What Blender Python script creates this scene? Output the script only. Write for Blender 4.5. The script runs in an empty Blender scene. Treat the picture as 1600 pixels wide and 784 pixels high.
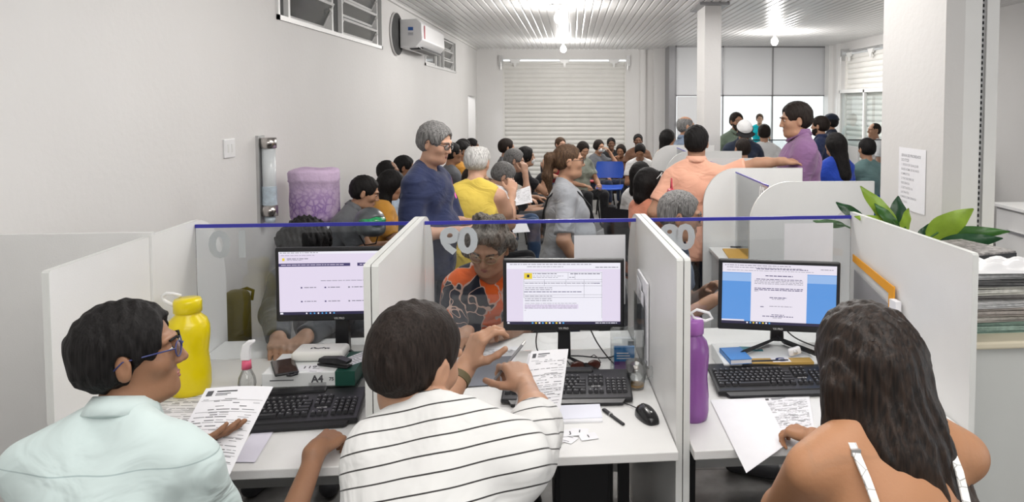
import bpy, bmesh, math, random
import numpy as np
from mathutils import Vector, Matrix, Euler
random.seed(7); RS = np.random.RandomState(7)
SC = bpy.context.scene; COL = SC.collection
R = math.radians
# ------------------------------------------------------------------ camera
F_, PX_, PY_, CH = 1155., 940., 223., 1.78          # focal length and principal point in 1600x784 pixels, eye height
CY = -math.atan(45/F_); CP = math.atan(60/F_)
cd = bpy.data.cameras.new('camera'); cam = bpy.data.objects.new('camera', cd); COL.objects.link(cam)
cam.location = (0, 0, CH); cam.rotation_euler = (math.pi/2-CP, 0, CY)
cd.sensor_width = 36; cd.lens = F_/1600*36; cd.shift_x = (800-PX_)/1600; cd.shift_y = -(392-PY_)/1600
cd.clip_start = 0.05; cd.clip_end = 200
SC.camera = cam
# ------------------------------------------------------------------ light and exposure
SC.view_settings.view_transform = 'Standard'; SC.view_settings.look = 'None'
SC.view_settings.gamma = 1; SC.view_settings.use_curve_mapping = False
SC.view_settings.exposure = 0.0
W = bpy.data.worlds.new('sky'); SC.world = W; W.use_nodes = True
W.node_tree.nodes['Background'].inputs[0].default_value = (0.93, 0.97, 1.0, 1)
W.node_tree.nodes['Background'].inputs[1].default_value = 2.6
def area(name, loc, sx, sy, e, col=(1, .97, .94), rot=(0, 0, 0)):
    l = bpy.data.lights.new(name, 'AREA'); l.shape = 'RECTANGLE'; l.size = sx; l.size_y = sy; l.energy = e; l.color = col
    o = bpy.data.objects.new(name, l); o.location = loc; o.rotation_euler = rot; COL.objects.link(o); return o
area('added_fill_light', (0.3, 0.7, 2.9), 2.6, 1.6, 58)  # broad fills added to lift the brightness; no such fixtures on this ceiling
area('added_fill_light', (1.2, 4.0, 2.9), 3.2, 1.6, 58)
area('added_fill_light', (1.2, 7.6, 2.9), 3.6, 1.6, 48)
area('added_fill_light', (1.4, 12.2, 2.9), 4.5, 1.6, 85)
area('added_fill_light', (3.6, 12.6, 2.9), 2.5, 2.5, 60)  # fill added to brighten the far right of the hall
area('added_fill_light', (0.6, -1.7, 2.7), 3.2, 1.2, 45, rot=(R(35), 0, 0))  # fill added behind the camera, tilted onto surfaces that face it
LAMPS = [(-0.17, 9.19, 60, True), (-0.18, 14.3, 55, True), (3.41, 12.44, 60, True), (-0.17, 3.9, 38, True), (3.3, 5.2, 45, True)]
# ------------------------------------------------------------------ helpers
_mats = {}
def mat(name, col, rough=.5, metal=0., spec=.5, bump=0., bscale=60., var=0., vscale=8., trans=0., alpha=1., coat=0., emit=None, es=0., ior=1.45, sheen=0.):
    if name in _mats: return _mats[name]
    m = bpy.data.materials.new(name); m.use_nodes = True; nt = m.node_tree; b = nt.nodes['Principled BSDF']
    c = (*col, 1)
    b.inputs['Base Color'].default_value = c; b.inputs['Roughness'].default_value = rough
    b.inputs['Metallic'].default_value = metal; b.inputs['Specular IOR Level'].default_value = spec
    b.inputs['Transmission Weight'].default_value = trans; b.inputs['Alpha'].default_value = alpha
    b.inputs['Coat Weight'].default_value = coat; b.inputs['IOR'].default_value = ior
    if sheen: b.inputs['Sheen Weight'].default_value = sheen
    if emit: b.inputs['Emission Color'].default_value = (*emit, 1); b.inputs['Emission Strength'].default_value = es
    tc = nt.nodes.new('ShaderNodeTexCoord')
    if var or not bump:
        n = nt.nodes.new('ShaderNodeTexNoise'); n.inputs['Scale'].default_value = vscale; n.inputs['Detail'].default_value = 3
        nt.links.new(tc.outputs['Object'], n.inputs['Vector'])
        mx = nt.nodes.new('ShaderNodeMix'); mx.data_type = 'RGBA'; mx.blend_type = 'MULTIPLY'
        rp = nt.nodes.new('ShaderNodeMapRange'); v = var or .02
        rp.inputs[1].default_value = .3; rp.inputs[2].default_value = .7; rp.inputs[3].default_value = 1-v; rp.inputs[4].default_value = 1+v*.3
        nt.links.new(n.outputs['Fac'], rp.inputs[0]); mx.inputs[0].default_value = 1; mx.inputs[6].default_value = c
        nt.links.new(rp.outputs[0], mx.inputs[7]); nt.links.new(mx.outputs[2], b.inputs['Base Color'])
    if bump:
        n2 = nt.nodes.new('ShaderNodeTexNoise'); n2.inputs['Scale'].default_value = bscale; n2.inputs['Detail'].default_value = 4
        nt.links.new(tc.outputs['Object'], n2.inputs['Vector'])
        bp = nt.nodes.new('ShaderNodeBump'); bp.inputs['Strength'].default_value = bump; bp.inputs['Distance'].default_value = .01
        nt.links.new(n2.outputs['Fac'], bp.inputs['Height']); nt.links.new(bp.outputs[0], b.inputs['Normal'])
    _mats[name] = m; return m
def s2l(r, g, b):
    f = lambda x: ((x/255+.055)/1.055)**2.4 if x > 10 else x/255/12.92
    return (f(r), f(g), f(b))
def text_geo(s, size=1., bold=0., align='CENTER'):
    c = bpy.data.curves.new('t', 'FONT'); c.body = s; c.size = size; c.offset = bold; c.align_x = align; c.align_y = 'CENTER'
    c.resolution_u = 3
    o = bpy.data.objects.new('t', c); COL.objects.link(o)
    dg = bpy.context.evaluated_depsgraph_get(); me = o.evaluated_get(dg).to_mesh()
    vs = [v.co.copy() for v in me.vertices]; fs = [tuple(p.vertices) for p in me.polygons]
    o.evaluated_get(dg).to_mesh_clear(); bpy.data.objects.remove(o); bpy.data.curves.remove(c)
    return vs, fs
def rotm(d, up=(0, 0, 1)):
    z = Vector(d).normalized(); x = Vector(up).cross(z)
    if x.length < 1e-4: x = Vector((1, 0, 0))
    x.normalize(); y = z.cross(x); return Matrix((x, y, z)).transposed()
class MB:
    def __init__(s): s.v = []; s.f = []; s.mi = []; s.m = 0; s.sm = []; s.smooth = False
    def add(s, vs, fs):
        n = len(s.v); s.v += [tuple(v) for v in vs]
        for f in fs: s.f.append(tuple(i+n for i in f)); s.mi.append(s.m); s.sm.append(s.smooth)
        return s
    def box(s, c, d, rot=None):
        M = rot.to_matrix() if isinstance(rot, Euler) else (rot or Matrix.Identity(3))
        vs = [Vector(c)+M @ Vector((x*d[0]/2, y*d[1]/2, z*d[2]/2)) for x in (-1, 1) for y in (-1, 1) for z in (-1, 1)]
        return s.add(vs, [(0, 1, 3, 2), (4, 6, 7, 5), (0, 4, 5, 1), (2, 3, 7, 6), (0, 2, 6, 4), (1, 5, 7, 3)])
    def b2(s, x0, x1, y0, y1, z0, z1): return s.box(((x0+x1)/2, (y0+y1)/2, (z0+z1)/2), (x1-x0, y1-y0, z1-z0))
    def rbox(s, c, d, r=.005, rot=None, seg=2):
        bm = bmesh.new(); bmesh.ops.create_cube(bm, size=1)
        for v in bm.verts: v.co = Vector((v.co.x*d[0], v.co.y*d[1], v.co.z*d[2]))
        bmesh.ops.bevel(bm, geom=bm.edges[:], offset=min(r, min(d)*.49), segments=seg, affect='EDGES', profile=.5)
        M = rot.to_matrix() if isinstance(rot, Euler) else (rot or Matrix.Identity(3))
        bm.verts.index_update(); vs = [Vector(c)+M @ v.co for v in bm.verts]; fs = [[v.index for v in f.verts] for f in bm.faces]; bm.free()
        return s.add(vs, fs)
    def quad(s, a, b, c, d): return s.add([a, b, c, d], [(0, 1, 2, 3)])
    def cyl(s, a, b, r1, r2=None, n=16, cap=True):
        r2 = r1 if r2 is None else r2; a = Vector(a); b = Vector(b); M = rotm(b-a, (0, 0, 1) if abs((b-a).normalized().z) < .99 else (0, 1, 0))
        vs = []
        for p, r in ((a, r1), (b, r2)):
            for i in range(n): t = 2*math.pi*i/n; vs.append(p+M @ Vector((r*math.cos(t), r*math.sin(t), 0)))
        fs = [(i, (i+1) % n, n+(i+1) % n, n+i) for i in range(n)]
        if cap: fs += [tuple(range(n-1, -1, -1)), tuple(range(n, 2*n))]
        return s.add(vs, fs)
    def lathe(s, prof, c=(0, 0, 0), n=28, sx=1., sy=1., rot=None, close=True):
        vs = []; M = rot.to_matrix() if rot else Matrix.Identity(3); c = Vector(c)
        for r, z in prof:
            for i in range(n): t = 2*math.pi*i/n; vs.append(c+M @ Vector((r*math.cos(t)*sx, r*math.sin(t)*sy, z)))
        fs = []
        for k in range(len(prof)-1):
            for i in range(n): j = (i+1) % n; fs.append((k*n+i, k*n+j, (k+1)*n+j, (k+1)*n+i))
        if close:
            fs.append(tuple(range(n-1, -1, -1))); fs.append(tuple((len(prof)-1)*n+i for i in range(n)))
        return s.add(vs, fs)
    def tube(s, pts, r, n=8, r_end=None, closed=False):
        pts = [Vector(p) for p in pts]; N = len(pts); vs = []; up = Vector((0, 0, 1))
        rr = r if isinstance(r, (list, tuple)) else [r+((r_end if r_end is not None else r)-r)*i/max(1, N-1) for i in range(N)]
        px = None
        for i, p in enumerate(pts):
            d = (pts[(i+1) % N]-pts[i-1]) if closed else (pts[min(i+1, N-1)]-pts[max(i-1, 0)])
            d.normalize()
            x = (px - d*px.dot(d)) if px is not None else (up.cross(d) if abs(d.z) < .95 else Vector((1, 0, 0)).cross(d))
            if x.length < 1e-6: x = Vector((1, 0, 0))
            x.normalize(); px = x; y = d.cross(x)
            for k in range(n): t = 2*math.pi*k/n; vs.append(p+(x*math.cos(t)+y*math.sin(t))*rr[i])
        fs = []
        for i in range(N if closed else N-1):
            a = i*n; b = ((i+1) % N)*n
            for k in range(n): fs.append((a+k, a+(k+1) % n, b+(k+1) % n, b+k))
        if not closed: fs += [tuple(range(n-1, -1, -1)), tuple((N-1)*n+k for k in range(n))]
        return s.add(vs, fs)
    def prism(s, pts, off, origin=(0, 0, 0)):      # polygon of 3d points extruded by vector off
        o = Vector(origin); a = [Vector(p)+o for p in pts]; b = [p+Vector(off) for p in a]; n = len(a)
        return s.add(a+b, [tuple(range(n-1, -1, -1)), tuple(range(n, 2*n))]+[(i, (i+1) % n, n+(i+1) % n, n+i) for i in range(n)])
    def ball(s, c, r, n=12, rot=None):
        rx, ry, rz = r if isinstance(r, (tuple, list)) else (r, r, r)
        prof = [(max(1e-4, math.sin(math.pi*k/(n-1))), -math.cos(math.pi*k/(n-1))) for k in range(n)]
        c = Vector(c); M = rot.to_matrix() if rot else Matrix.Identity(3); m = n*2; vs = []
        for q, z in prof:
            for i in range(m): t = 2*math.pi*i/m; vs.append(c+M @ Vector((q*math.cos(t)*rx, q*math.sin(t)*ry, z*rz)))
        return s.add(vs, [(k*m+i, k*m+(i+1) % m, (k+1)*m+(i+1) % m, (k+1)*m+i) for k in range(n-1) for i in range(m)])
    def text(s, st, size, M, bold=0., align='CENTER'):
        vs, fs = text_geo(st, size, bold, align); return s.add([M @ v for v in vs], fs)
    def xf(s, M, start=0): s.v = s.v[:start]+[tuple(M @ Vector(v)) for v in s.v[start:]]; return s
    def build(s, name, mats, parent=None, smooth=None):
        me = bpy.data.meshes.new(name); me.from_pydata(s.v, [], s.f)
        for m in (mats if isinstance(mats, (list, tuple)) else [mats]): me.materials.append(m)
        me.polygons.foreach_set('material_index', s.mi)
        me.polygons.foreach_set('use_smooth', [bool(x) for x in s.sm] if smooth is None else [smooth]*len(s.f))
        bm = bmesh.new(); bm.from_mesh(me); bmesh.ops.recalc_face_normals(bm, faces=bm.faces[:]); bm.to_mesh(me); bm.free()
        me.update(); o = bpy.data.objects.new(name, me); COL.objects.link(o)
        if parent: o.parent = parent
        return o
def tag(o, label, cat, group=None, kind=None):
    if label: o['label'] = label
    if cat: o['category'] = cat
    if group: o['group'] = group
    if kind: o['kind'] = kind
    return o
def thing(name, label, cat, loc=(0, 0, 0), rz=0., group=None):
    o = bpy.data.objects.new(name, None); o.empty_display_size = .1; COL.objects.link(o)
    o.location = loc; o.rotation_euler = (0, 0, rz); return tag(o, label, cat, group)
def put(o, loc, rz=0.): o.location = loc; o.rotation_euler = (0, 0, rz); return o
def struct(o): o['kind'] = 'structure'; return o
def bev(o, w=.004, seg=2):
    m = o.modifiers.new('bevel', 'BEVEL'); m.width = w; m.segments = seg; m.limit_method = 'ANGLE'; m.angle_limit = R(40); return o
def dup(root, loc=None, rz=None, label=None, group=None):
    r = root.copy(); COL.objects.link(r)
    if loc is not None: r.location = loc
    if rz is not None: r.rotation_euler = (0, 0, rz)
    if label: r['label'] = label
    if group: r['group'] = group
    for ch in list(root.children):
        c = ch.copy(); COL.objects.link(c); c.parent = r
        for g in list(ch.children):
            d = g.copy(); COL.objects.link(d); d.parent = c
    return r
# the row of service desks stands turned by DA against the room; u runs along it, v away from the clerks
DA = math.atan(104/F_)-math.atan(45/F_)
def DK(u, v, z=0.): return Vector((math.cos(DA)*u-math.sin(DA)*v, math.sin(DA)*u+math.cos(DA)*v, z))
def dvec(u, v, z=0.): return DK(u, v, z)
# ------------------------------------------------------------------ materials
M_wall = mat('wall_paint', (.74, .73, .72), .6, bump=.15, bscale=25, var=.03, vscale=1.2)
M_white = mat('white_laminate', (.75, .75, .74), .35, bump=.05, bscale=200, var=.02)
M_edge = mat('edge_banding', (.68, .69, .67), .4)
M_pvc = mat('pvc_plank', (.78, .775, .77), .28, var=.02)
M_black = mat('black_plastic', (.012, .012, .014), .35, bump=.05, bscale=400)
M_blackm = mat('matt_black', (.015, .015, .017), .6)
M_paper = mat('paper', (.79, .79, .82), .7, var=.02, vscale=20)
M_ink = mat('ink', (.09, .09, .10), .8)
M_inkl = mat('light_ink', (.42, .42, .45), .8)
M_metal = mat('galvanised_metal', (.55, .55, .55), .35, metal=.7, var=.1)
M_alum = mat('white_aluminium', (.78, .78, .77), .35, spec=.6, var=.02)
M_acr = mat('clear_acrylic', (.96, .98, .98), .04, trans=1, ior=1.18, spec=.4)
M_chrome = mat('brushed_chrome', (.55, .52, .50), .25, metal=1)
# ================================================================== THE ROOM
XL, XR, YB, YF, ZC = -2.12, 5.40, -2.6, 16.5, 3.0
def wall_x(name, X, th, y0, y1, z0, z1, holes, m):     # wall in the plane X with rectangular holes (ya, yb, za, zb)
    b = MB(); ys = sorted({y0, y1, *[h[0] for h in holes], *[h[1] for h in holes]}); zs = sorted({z0, z1, *[h[2] for h in holes], *[h[3] for h in holes]})
    for a, c in zip(ys, ys[1:]):
        for e, g in zip(zs, zs[1:]):
            my, mz = (a+c)/2, (e+g)/2
            if any(h[0] < my < h[1] and h[2] < mz < h[3] for h in holes): continue
            b.b2(min(X, X+th), max(X, X+th), a, c, e, g)
    return struct(b.build(name, m))
def wall_y(name, Y, th, x0, x1, z0, z1, holes, m):
    b = MB(); xs = sorted({x0, x1, *[h[0] for h in holes], *[h[1] for h in holes]}); zs = sorted({z0, z1, *[h[2] for h in holes], *[h[3] for h in holes]})
    for a, c in zip(xs, xs[1:]):
        for e, g in zip(zs, zs[1:]):
            mx_, mz = (a+c)/2, (e+g)/2
            if any(h[0] < mx_ < h[1] and h[2] < mz < h[3] for h in holes): continue
            b.b2(a, c, min(Y, Y+th), max(Y, Y+th), e, g)
    return struct(b.build(name, m))
# floor: grey terrazzo tiles
mf = mat('terrazzo_floor', (.20, .195, .19), .35, var=.25, vscale=14, bump=.02)
nt = mf.node_tree; br = nt.nodes.new('ShaderNodeTexBrick'); br.offset = 0; br.inputs['Scale'].default_value = 1
br.inputs['Brick Width'].default_value = .5; br.inputs['Row Height'].default_value = .5; br.inputs['Mortar Size'].default_value = .004
br.inputs['Color1'].default_value = (.24, .235, .23, 1); br.inputs['Color2'].default_value = (.21, .205, .20, 1); br.inputs['Mortar'].default_value = (.09, .09, .09, 1)
tcn = [n for n in nt.nodes if n.type == 'TEX_COORD'][0]; nt.links.new(tcn.outputs['Object'], br.inputs['Vector'])
mxn = [n for n in nt.nodes if n.type == 'MIX'][0]; nt.links.new(br.outputs['Color'], mxn.inputs[6])
struct(MB().b2(-4.5, 9, YB-.5, 24, -.1, 0).build('floor', mf))
# ceiling of narrow PVC planks
b = MB(); x = XL-.02
while x < 8.6:
    b.prism([(x, YB, ZC+.006), (x+.012, YB, ZC), (x+.082, YB, ZC), (x+.088, YB, ZC+.006), (x+.088, YB, ZC+.03), (x, YB, ZC+.03)], (0, YF+.1-YB, 0)); b.b2(x+.088, x+.1, YB, YF+.1, ZC+.014, ZC+.03); x += .1
struct(b.build('ceiling', M_pvc))
wins = [(5.42, 8.34, 2.39, 2.97), (10.73, 13.5, 2.34, 2.9)]
wall_x('wall_left', XL, -.15, YB, YF, 0, ZC, wins+[(15.1, 16.2, 0, 1.96)], M_wall)
struct(MB().b2(XL, XL+.03, YB, YF, ZC-.03, ZC).build('trim_1', M_wall))
wall_y('wall_back', YB, -.15, XL-.15, 8.6, 0, ZC, [], M_wall)
SH = (-1.55, 1.19, 0, 2.78)
wall_y('wall_far', YF, .25, XL-.15, 2.1, 0, ZC, [SH], M_wall)
# side passage seen through the doorway by the far corner
struct(MB().b2(XL-1.5, XL-1.4, 14.9, 16.5, 0, 2.6).b2(XL-1.5, XL-.15, 14.7, 14.85, 0, 2.6).b2(XL-1.5, XL-.15, 16.5, 16.6, 0, 2.6).b2(XL-1.5, XL-.15, 14.7, 16.6, 2.5, 2.6).build('wall_passage', M_wall))
bpl = bpy.data.lights.new('passage_lamp', 'POINT'); bpl.energy = 25; bpl.shadow_soft_size = .1
bo = bpy.data.objects.new('passage_lamp', bpl); bo.location = (XL-.8, 15.6, 2.3); COL.objects.link(bo)
# strip windows high in the left wall
M_wglass = mat('louvre_glass', (.30, .31, .31), .08, trans=.75, ior=1.3, spec=.6)
M_darkext = mat('dim_backing', (.16, .16, .16), .8, bump=.3)  # dimness of the outdoors put into a dark base colour
def strip_window(idx, y0, y1, z0, z1, bars, vents):
    root = thing('window_%d' % idx, None, None, (XL, y0, z0)); root['kind'] = 'structure'
    L = y1-y0; Hh = z1-z0; t = .035
    f = MB()
    f.b2(-.06, .015, 0, L, 0, t).b2(-.06, .015, 0, L, Hh-t, Hh).b2(-.06, .015, 0, t, 0, Hh).b2(-.06, .015, L-t, L, 0, Hh)
    for q in bars: f.b2(-.055, .01, q-.018, q+.018, 0, Hh)
    f.build('window_frame', M_alum, root)
    for (a, c, rows, tilt) in vents:
        hh = (Hh-2*t)/rows
        for k in range(rows):
            zc = t+hh*(k+.5); s_ = MB(); w = c-a-.05; M = Euler((0, R(tilt), 0)); cc = Vector((-.02, (a+c)/2, zc))
            Mm = M.to_matrix()
            for (dy, dz, sy, sz) in ((0, -hh/2+.02, w, .022), (0, hh/2-.02, w, .022), (-w/2+.01, 0, .022, hh-.03), (w/2-.01, 0, .022, hh-.03)):
                s_.box(cc+Mm @ Vector((0, dy, dz)), (.022, sy, sz), Mm)
            sash = s_.build('sash', M_alum, root)
            MB().box(cc, (.005, w-.02, hh-.05), Mm).build('pane', M_wglass, sash)
            if rows > 1 and tilt: MB().tube([cc+Vector((.02, w/2-.05, 0)), cc+Vector((.05, w/2-.06, .02)), cc+Vector((.03, w/2-.05, .06))], .006).build('catch', M_alum, sash)
    edges = [0]+bars+[L]; used = [(a, c) for a, c, _, _ in vents]
    for a, c in zip(edges, edges[1:]):
        if not any(abs(a-p) < .12 and abs(c-q) < .12 for p, q in used):
            MB().b2(-.03, -.025, a+.02, c-.02, t, Hh-t).build('pane', M_wglass, root)
    e = MB(); e.b2(-.95, -.9, -.3, L+.3, -.5, Hh+.3).b2(-.95, -.15, -.35, -.3, -.5, Hh+.3).b2(-.95, -.15, L+.3, L+.35, -.5, Hh+.3).b2(-.95, -.15, -.3, L+.3, -.55, -.5).b2(-.95, -.15, -.3, L+.3, Hh+.3, Hh+.35)  # added closed box that shuts sky light out behind the panes
    o = e.build('window_light_block', M_darkext); o.location = root.location; o['kind'] = 'structure'
strip_window(1, 5.42, 8.34, 2.39, 2.97, [.22, 1.22, 1.50, 2.72], [(.22, 1.22, 2, 24), (1.50, 2.72, 3, 24)])
strip_window(2, 10.73, 13.5, 2.34, 2.9, [.9, 1.25, 1.55, 2.5], [(.05, .9, 2, 0), (1.55, 2.5, 3, 24)])
# ---- roller shutters
M_shut = mat('shutter_paint', (.74, .73, .70), .4, var=.05, vscale=3)
def shutter(name, label, w, h, loc, rz):
    root = thing(name, label, 'shutter', loc, rz)
    b = MB(); z = 0.; P = []
    while z < h: P += [(0, z), (.0, z+.012), (-.018, z+.02), (-.026, z+.045), (-.026, z+.06), (-.018, z+.085), (0, z+.093)]; z += .098
    vs = []; fs = []
    for i, (d, zz) in enumerate(P):
        vs += [(-w/2, d, zz), (w/2, d, zz)]
        if i: fs.append((2*i-2, 2*i-1, 2*i+1, 2*i))
    n = len(vs); vs += [(v[0], v[1]+.004, v[2]) for v in vs]; fs += [tuple(n+k for k in f) for f in fs]
    b.add(vs, fs); b.build('curtain', M_shut, root)
    for s_ in (-1, 1): MB().b2(s_*(w/2+.0)-.035, s_*(w/2)+.035, -.05, .05, 0, h+.06).build('guide_rail', M_shut, root)
    g = MB(); g.cyl((-w/2-.02, -.03, h+.14), (w/2+.02, -.03, h+.14), .018, n=10)
    g.build('roller_bar', M_metal, root)
    for q in (-.40, 0, .40):
        MB().prism([(q*w-.13, -.09, h+.11), (q*w+.13, -.09, h+.11), (q*w+.08, -.09, h+.04), (q*w+.03, -.09, h+.03), (q*w+.02, -.09, h-.05), (q*w-.02, -.09, h-.05), (q*w-.03, -.09, h+.03), (q*w-.08, -.09, h+.04)], (0, .03, 0)).build('spring_bracket', M_alum, root)
    for s_ in (-1, 1):
        p = MB(); p.b2(s_*(w/2+.04)-.04, s_*(w/2+.04)+.04, -.12, .02, h-.03, h+.2); p.cyl((s_*(w/2+.03), -.13, h+.05), (s_*(w/2+.03), -.13, h-.12), .012, n=8); p.build('end_plate', M_metal, root)
    return root
shutter('roller_shutter', 'wide closed white roller shutter in the far end wall', 2.74, 2.66, (-.18, YF+.06, 0), 0)
MB_ = MB().b2(-1.6, 1.24, YF+.3, YF+.34, 2.5, ZC)     # daylight slit above the shutter is the open top of its box
shutter('roller_shutter', 'white roller shutter in the right wall beyond the big pillar, above glass doors', 2.6, 2.66, (XR-.03, 13.0, 0), -math.pi/2)
# pilasters and downpipe beside the left shutter
b = MB(); b.b2(1.50, 1.62, YF-.06, YF, 0, ZC); b.b2(1.78, 2.02, YF-.35, YF, 0, ZC); struct(b.build('wall_pilaster', M_wall))
M_grey = mat('grey_panel', (.64, .65, .67), .45, var=.03, vscale=1.)
M_gdark = mat('dark_aluminium', (.24, .24, .25), .35, metal=.3)
# partition with grey upper panels, a grey door and clear glass beyond the right half of the room
YG = 15.5
struct(MB().b2(2.02, 2.16, YG-.02, YF, 0, ZC).build('trim_2', M_gdark))
b = MB()
for x0, x1 in ((2.18, 3.14), (3.17, 4.20), (4.23, 5.38)): b.b2(x0, x1, YG, YG+.03, 1.98, ZC-.03)
struct(b.build('wall_far_panels', M_grey))
b = MB()
for x in (2.16, 2.70, 3.16, 4.215, 5.38): b.b2(x-.015, x+.015, YG-.02, YG+.05, 0, ZC)
b.b2(2.16, 5.39, YG-.02, YG+.05, 1.95, 1.98).b2(2.16, 5.39, YG-.02, YG+.05, ZC-.03, ZC).b2(3.16, 5.39, YG-.02, YG+.05, 0, .08)
struct(b.build('trim_3', M_gdark))
dr = thing('door_1', None, None, (2.45, YG, 0)); dr['kind'] = 'structure'
MB().b2(-.25, .22, -.01, .03, .01, 1.94).build('door_leaf', M_grey, dr); MB().cyl((.16, -.05, .95), (.16, -.05, 1.15), .012).cyl((.16, -.05, .95), (.16, 0, .95), .008).cyl((.16, -.05, 1.15), (.16, 0, 1.15), .008).build('door_handle', M_chrome, dr)
M_glass = mat('window_glass', (.93, .96, .95), .02, trans=1, ior=1.12)
b = MB()
for x0, x1 in ((3.18, 4.20), (4.23, 5.36)): b.b2(x0, x1, YG+.01, YG+.016, .08, 1.95)
struct(b.build('window_3', M_glass))
# right wall with glazed doors behind the second shutter
wall_x('wall_right', XR, .2, 3.0, YG, 0, ZC, [(11.7, 14.3, 0, 2.78)], M_wall)
wall_y('wall_right_jamb', YG-.01, .3, XR, 6.2, 0, ZC, [], M_wall)
struct(MB().b2(XR-.06, XR+.0, 14.75, 14.86, 0, ZC).b2(XR-.09, XR, 15.2, 15.45, 0, ZC).build('trim_4', M_alum))
b = MB()
for y in (14.5, 13.27, 12.1, 11.0): b.b2(XR-.12, XR-.06, y-.03, y+.03, 0, 2.05)
b.b2(XR-.12, XR-.06, 11.0, 14.5, 2.0, 2.07).b2(XR-.12, XR-.06, 11.0, 14.5, 0, .08)
gd = struct(b.build('door_2', M_alum)); g2 = MB().b2(XR-.095, XR-.09, 11.0, 14.5, .08, 2.0).build('pane', M_glass, gd)
# sunlit street behind the far glass
M_street = mat('pale_render', (.9, .9, .88), .8)
struct(MB().b2(2.2, 12, 22, 22.2, 0, 4.5).build('wall_outside_street', M_street))
# pillars
struct(MB().b2(1.60, 1.80, 8.95, 9.5, 0, ZC).build('wall_pillar_middle', M_wall))
struct(MB().b2(1.52, 1.88, 8.85, 9.6, ZC-.03, ZC).build('trim_5', M_gdark))
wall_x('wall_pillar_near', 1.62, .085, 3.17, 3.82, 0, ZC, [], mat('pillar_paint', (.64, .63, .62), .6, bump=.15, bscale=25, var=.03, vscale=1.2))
struct(MB().b2(1.705, 1.78, 3.17, 3.82, 0, ZC).build('trim_6', M_white))
# room to the right beyond the near pillar
struct(MB().b2(1.87, 8.6, 6.4, 6.55, 0, ZC).build('wall_side_room', M_wall)) if False else None
# slotted shelf upright
up = MB(); up.b2(1.785, 1.812, 3.2, 3.215, 0, ZC)
up.m = 1
for k in range(115): up.b2(1.795, 1.803, 3.196, 3.2, .08+k*.025, .094+k*.025)
tag(up.build('slotted_upright', [M_metal, M_blackm]), 'grey slotted metal upright running up beside the near pillar', 'shelf upright')
struct(MB().b2(1.814, 1.868, 3.19, 3.5, 0, ZC).build('trim_7', M_white))
# low panel between the left wall and the first desk
struct(MB().box(DK(-1.72, 2.72, .665), (.75, .02, 1.33), Euler((0, 0, DA))).build('wall_low_panel', M_white))
# ceiling lamps
M_bulb = mat('glowing_glass', (1, 1, 1), .3, emit=(1, .98, .95), es=14)
def lamp(x, y, e, lab):
    r = thing('ceiling_lamp', lab, 'lamp', (x, y, ZC), 0)
    MB().lathe([(.001, 0), (.125, 0), (.125, -.012), (.09, -.03), (.045, -.045), (.001, -.045)], n=24).build('canopy', M_alum, r, True)
    MB().cyl((0, 0, -.04), (0, 0, -.085), .022, .02).build('socket', M_alum, r, True)
    MB().lathe([(.001, -.225), (.03, -.22), (.05, -.195), (.06, -.165), (.055, -.13), (.035, -.1), (.02, -.085)], n=20).build('bulb', M_bulb, r, True)
    l = bpy.data.lights.new('bulb_light', 'POINT'); l.energy = e; l.color = (1, .97, .93); l.shadow_soft_size = .07
    o = bpy.data.objects.new('bulb_light', l); o.location = (x, y, ZC-.30); COL.objects.link(o)
ll = ['ceiling lamp with lit bulb nearest above the waiting people, left of the middle pillar', 'ceiling lamp with lit bulb right in front of the big shutter', 'ceiling lamp with lit bulb over the right half of the hall', None, None]
for (x, y, e, vis), lb in zip(LAMPS, ll):
    if lb: lamp(x, y, e, lb)
    else:
        l = bpy.data.lights.new('bulb_light', 'POINT'); l.energy = e; l.color = (1, .97, .93); l.shadow_soft_size = .12
        o = bpy.data.objects.new('bulb_light', l); o.location = (x, y, ZC-.15); COL.objects.link(o)
# ---- things on the left wall
ac = thing('air_conditioner', 'white split air conditioner high on the left wall beside a round hole', 'air conditioner', (XL, 9.05, 2.46))
M_ac = mat('ac_plastic', (.82, .82, .83), .3); M_blue = mat('label_blue', (.03, .12, .42), .5); M_red = mat('label_red', (.5, .05, .08), .5)
L_ = 1.55
MB().prism([(.04, 0, 0), (.04, 0, .34), (.25, 0, .35), (.30, 0, .30), (.31, 0, .1), (.23, 0, .01)], (0, L_, 0)).build('housing', M_ac, ac); bev(ac.children[0], .012, 3)
v_ = MB(); v_.b2(.13, .29, .12, L_-.12, -.005, .02)
for k in range(14): v_.m = 1; v_.b2(.13, .285, .2+k*.085, .21+k*.085, -.012, .0)
v_.build('air_outlet', [M_blackm, M_metal], ac)
MB().box((.255, L_/2, .012), (.06, L_-.2, .006), Euler((0, R(35), 0))).build('louvre_flap', M_ac, ac)
lb = MB(); lb.b2(.13, .21, -.004, -.001, .15, .26); lb.m = 1; lb.b2(.14, .2, -.006, -.003, .21, .25); lb.m = 2
for k in range(3): lb.b2(.14, .2, -.006, -.003, .18-k*.012, .184-k*.012)
lb.build('energy_label', [M_paper, M_blue, M_ink], ac)
MB().b2(.309, .312, .12, .16, .12, .28).build('brand_sticker', M_red, ac)
hole = MB(); hole.smooth = True
hole.lathe([(.31, 0), (.31, .02), (.295, .02), (.29, -.03)], n=40, rot=Euler((0, R(90), 0)), close=False)
hole.m = 1; hole.lathe([(.302, .021), (.001, .021)], n=40, rot=Euler((0, R(90), 0)), close=False)  # flat dark disc stands in for the shaded inside of the hole
ho = tag(hole.build('wall_opening', [M_wall, mat('painted_hole_shade', (.07, .07, .07), .8, var=.3)]), 'round opening with its shaded inside painted dark behind the left end of the air conditioner', 'wall opening'); put(ho, (XL+.006, 9.0, 2.62)); ho.scale = (1, 1, .83)
sw = thing('switch_plate', 'white square switch plate on the left wall near the front', 'switch', (XL, 4.63, 1.455))
MB().rbox((.006, 0, .055), (.012, .14, .115), .004).build('plate', M_ac, sw)
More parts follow.
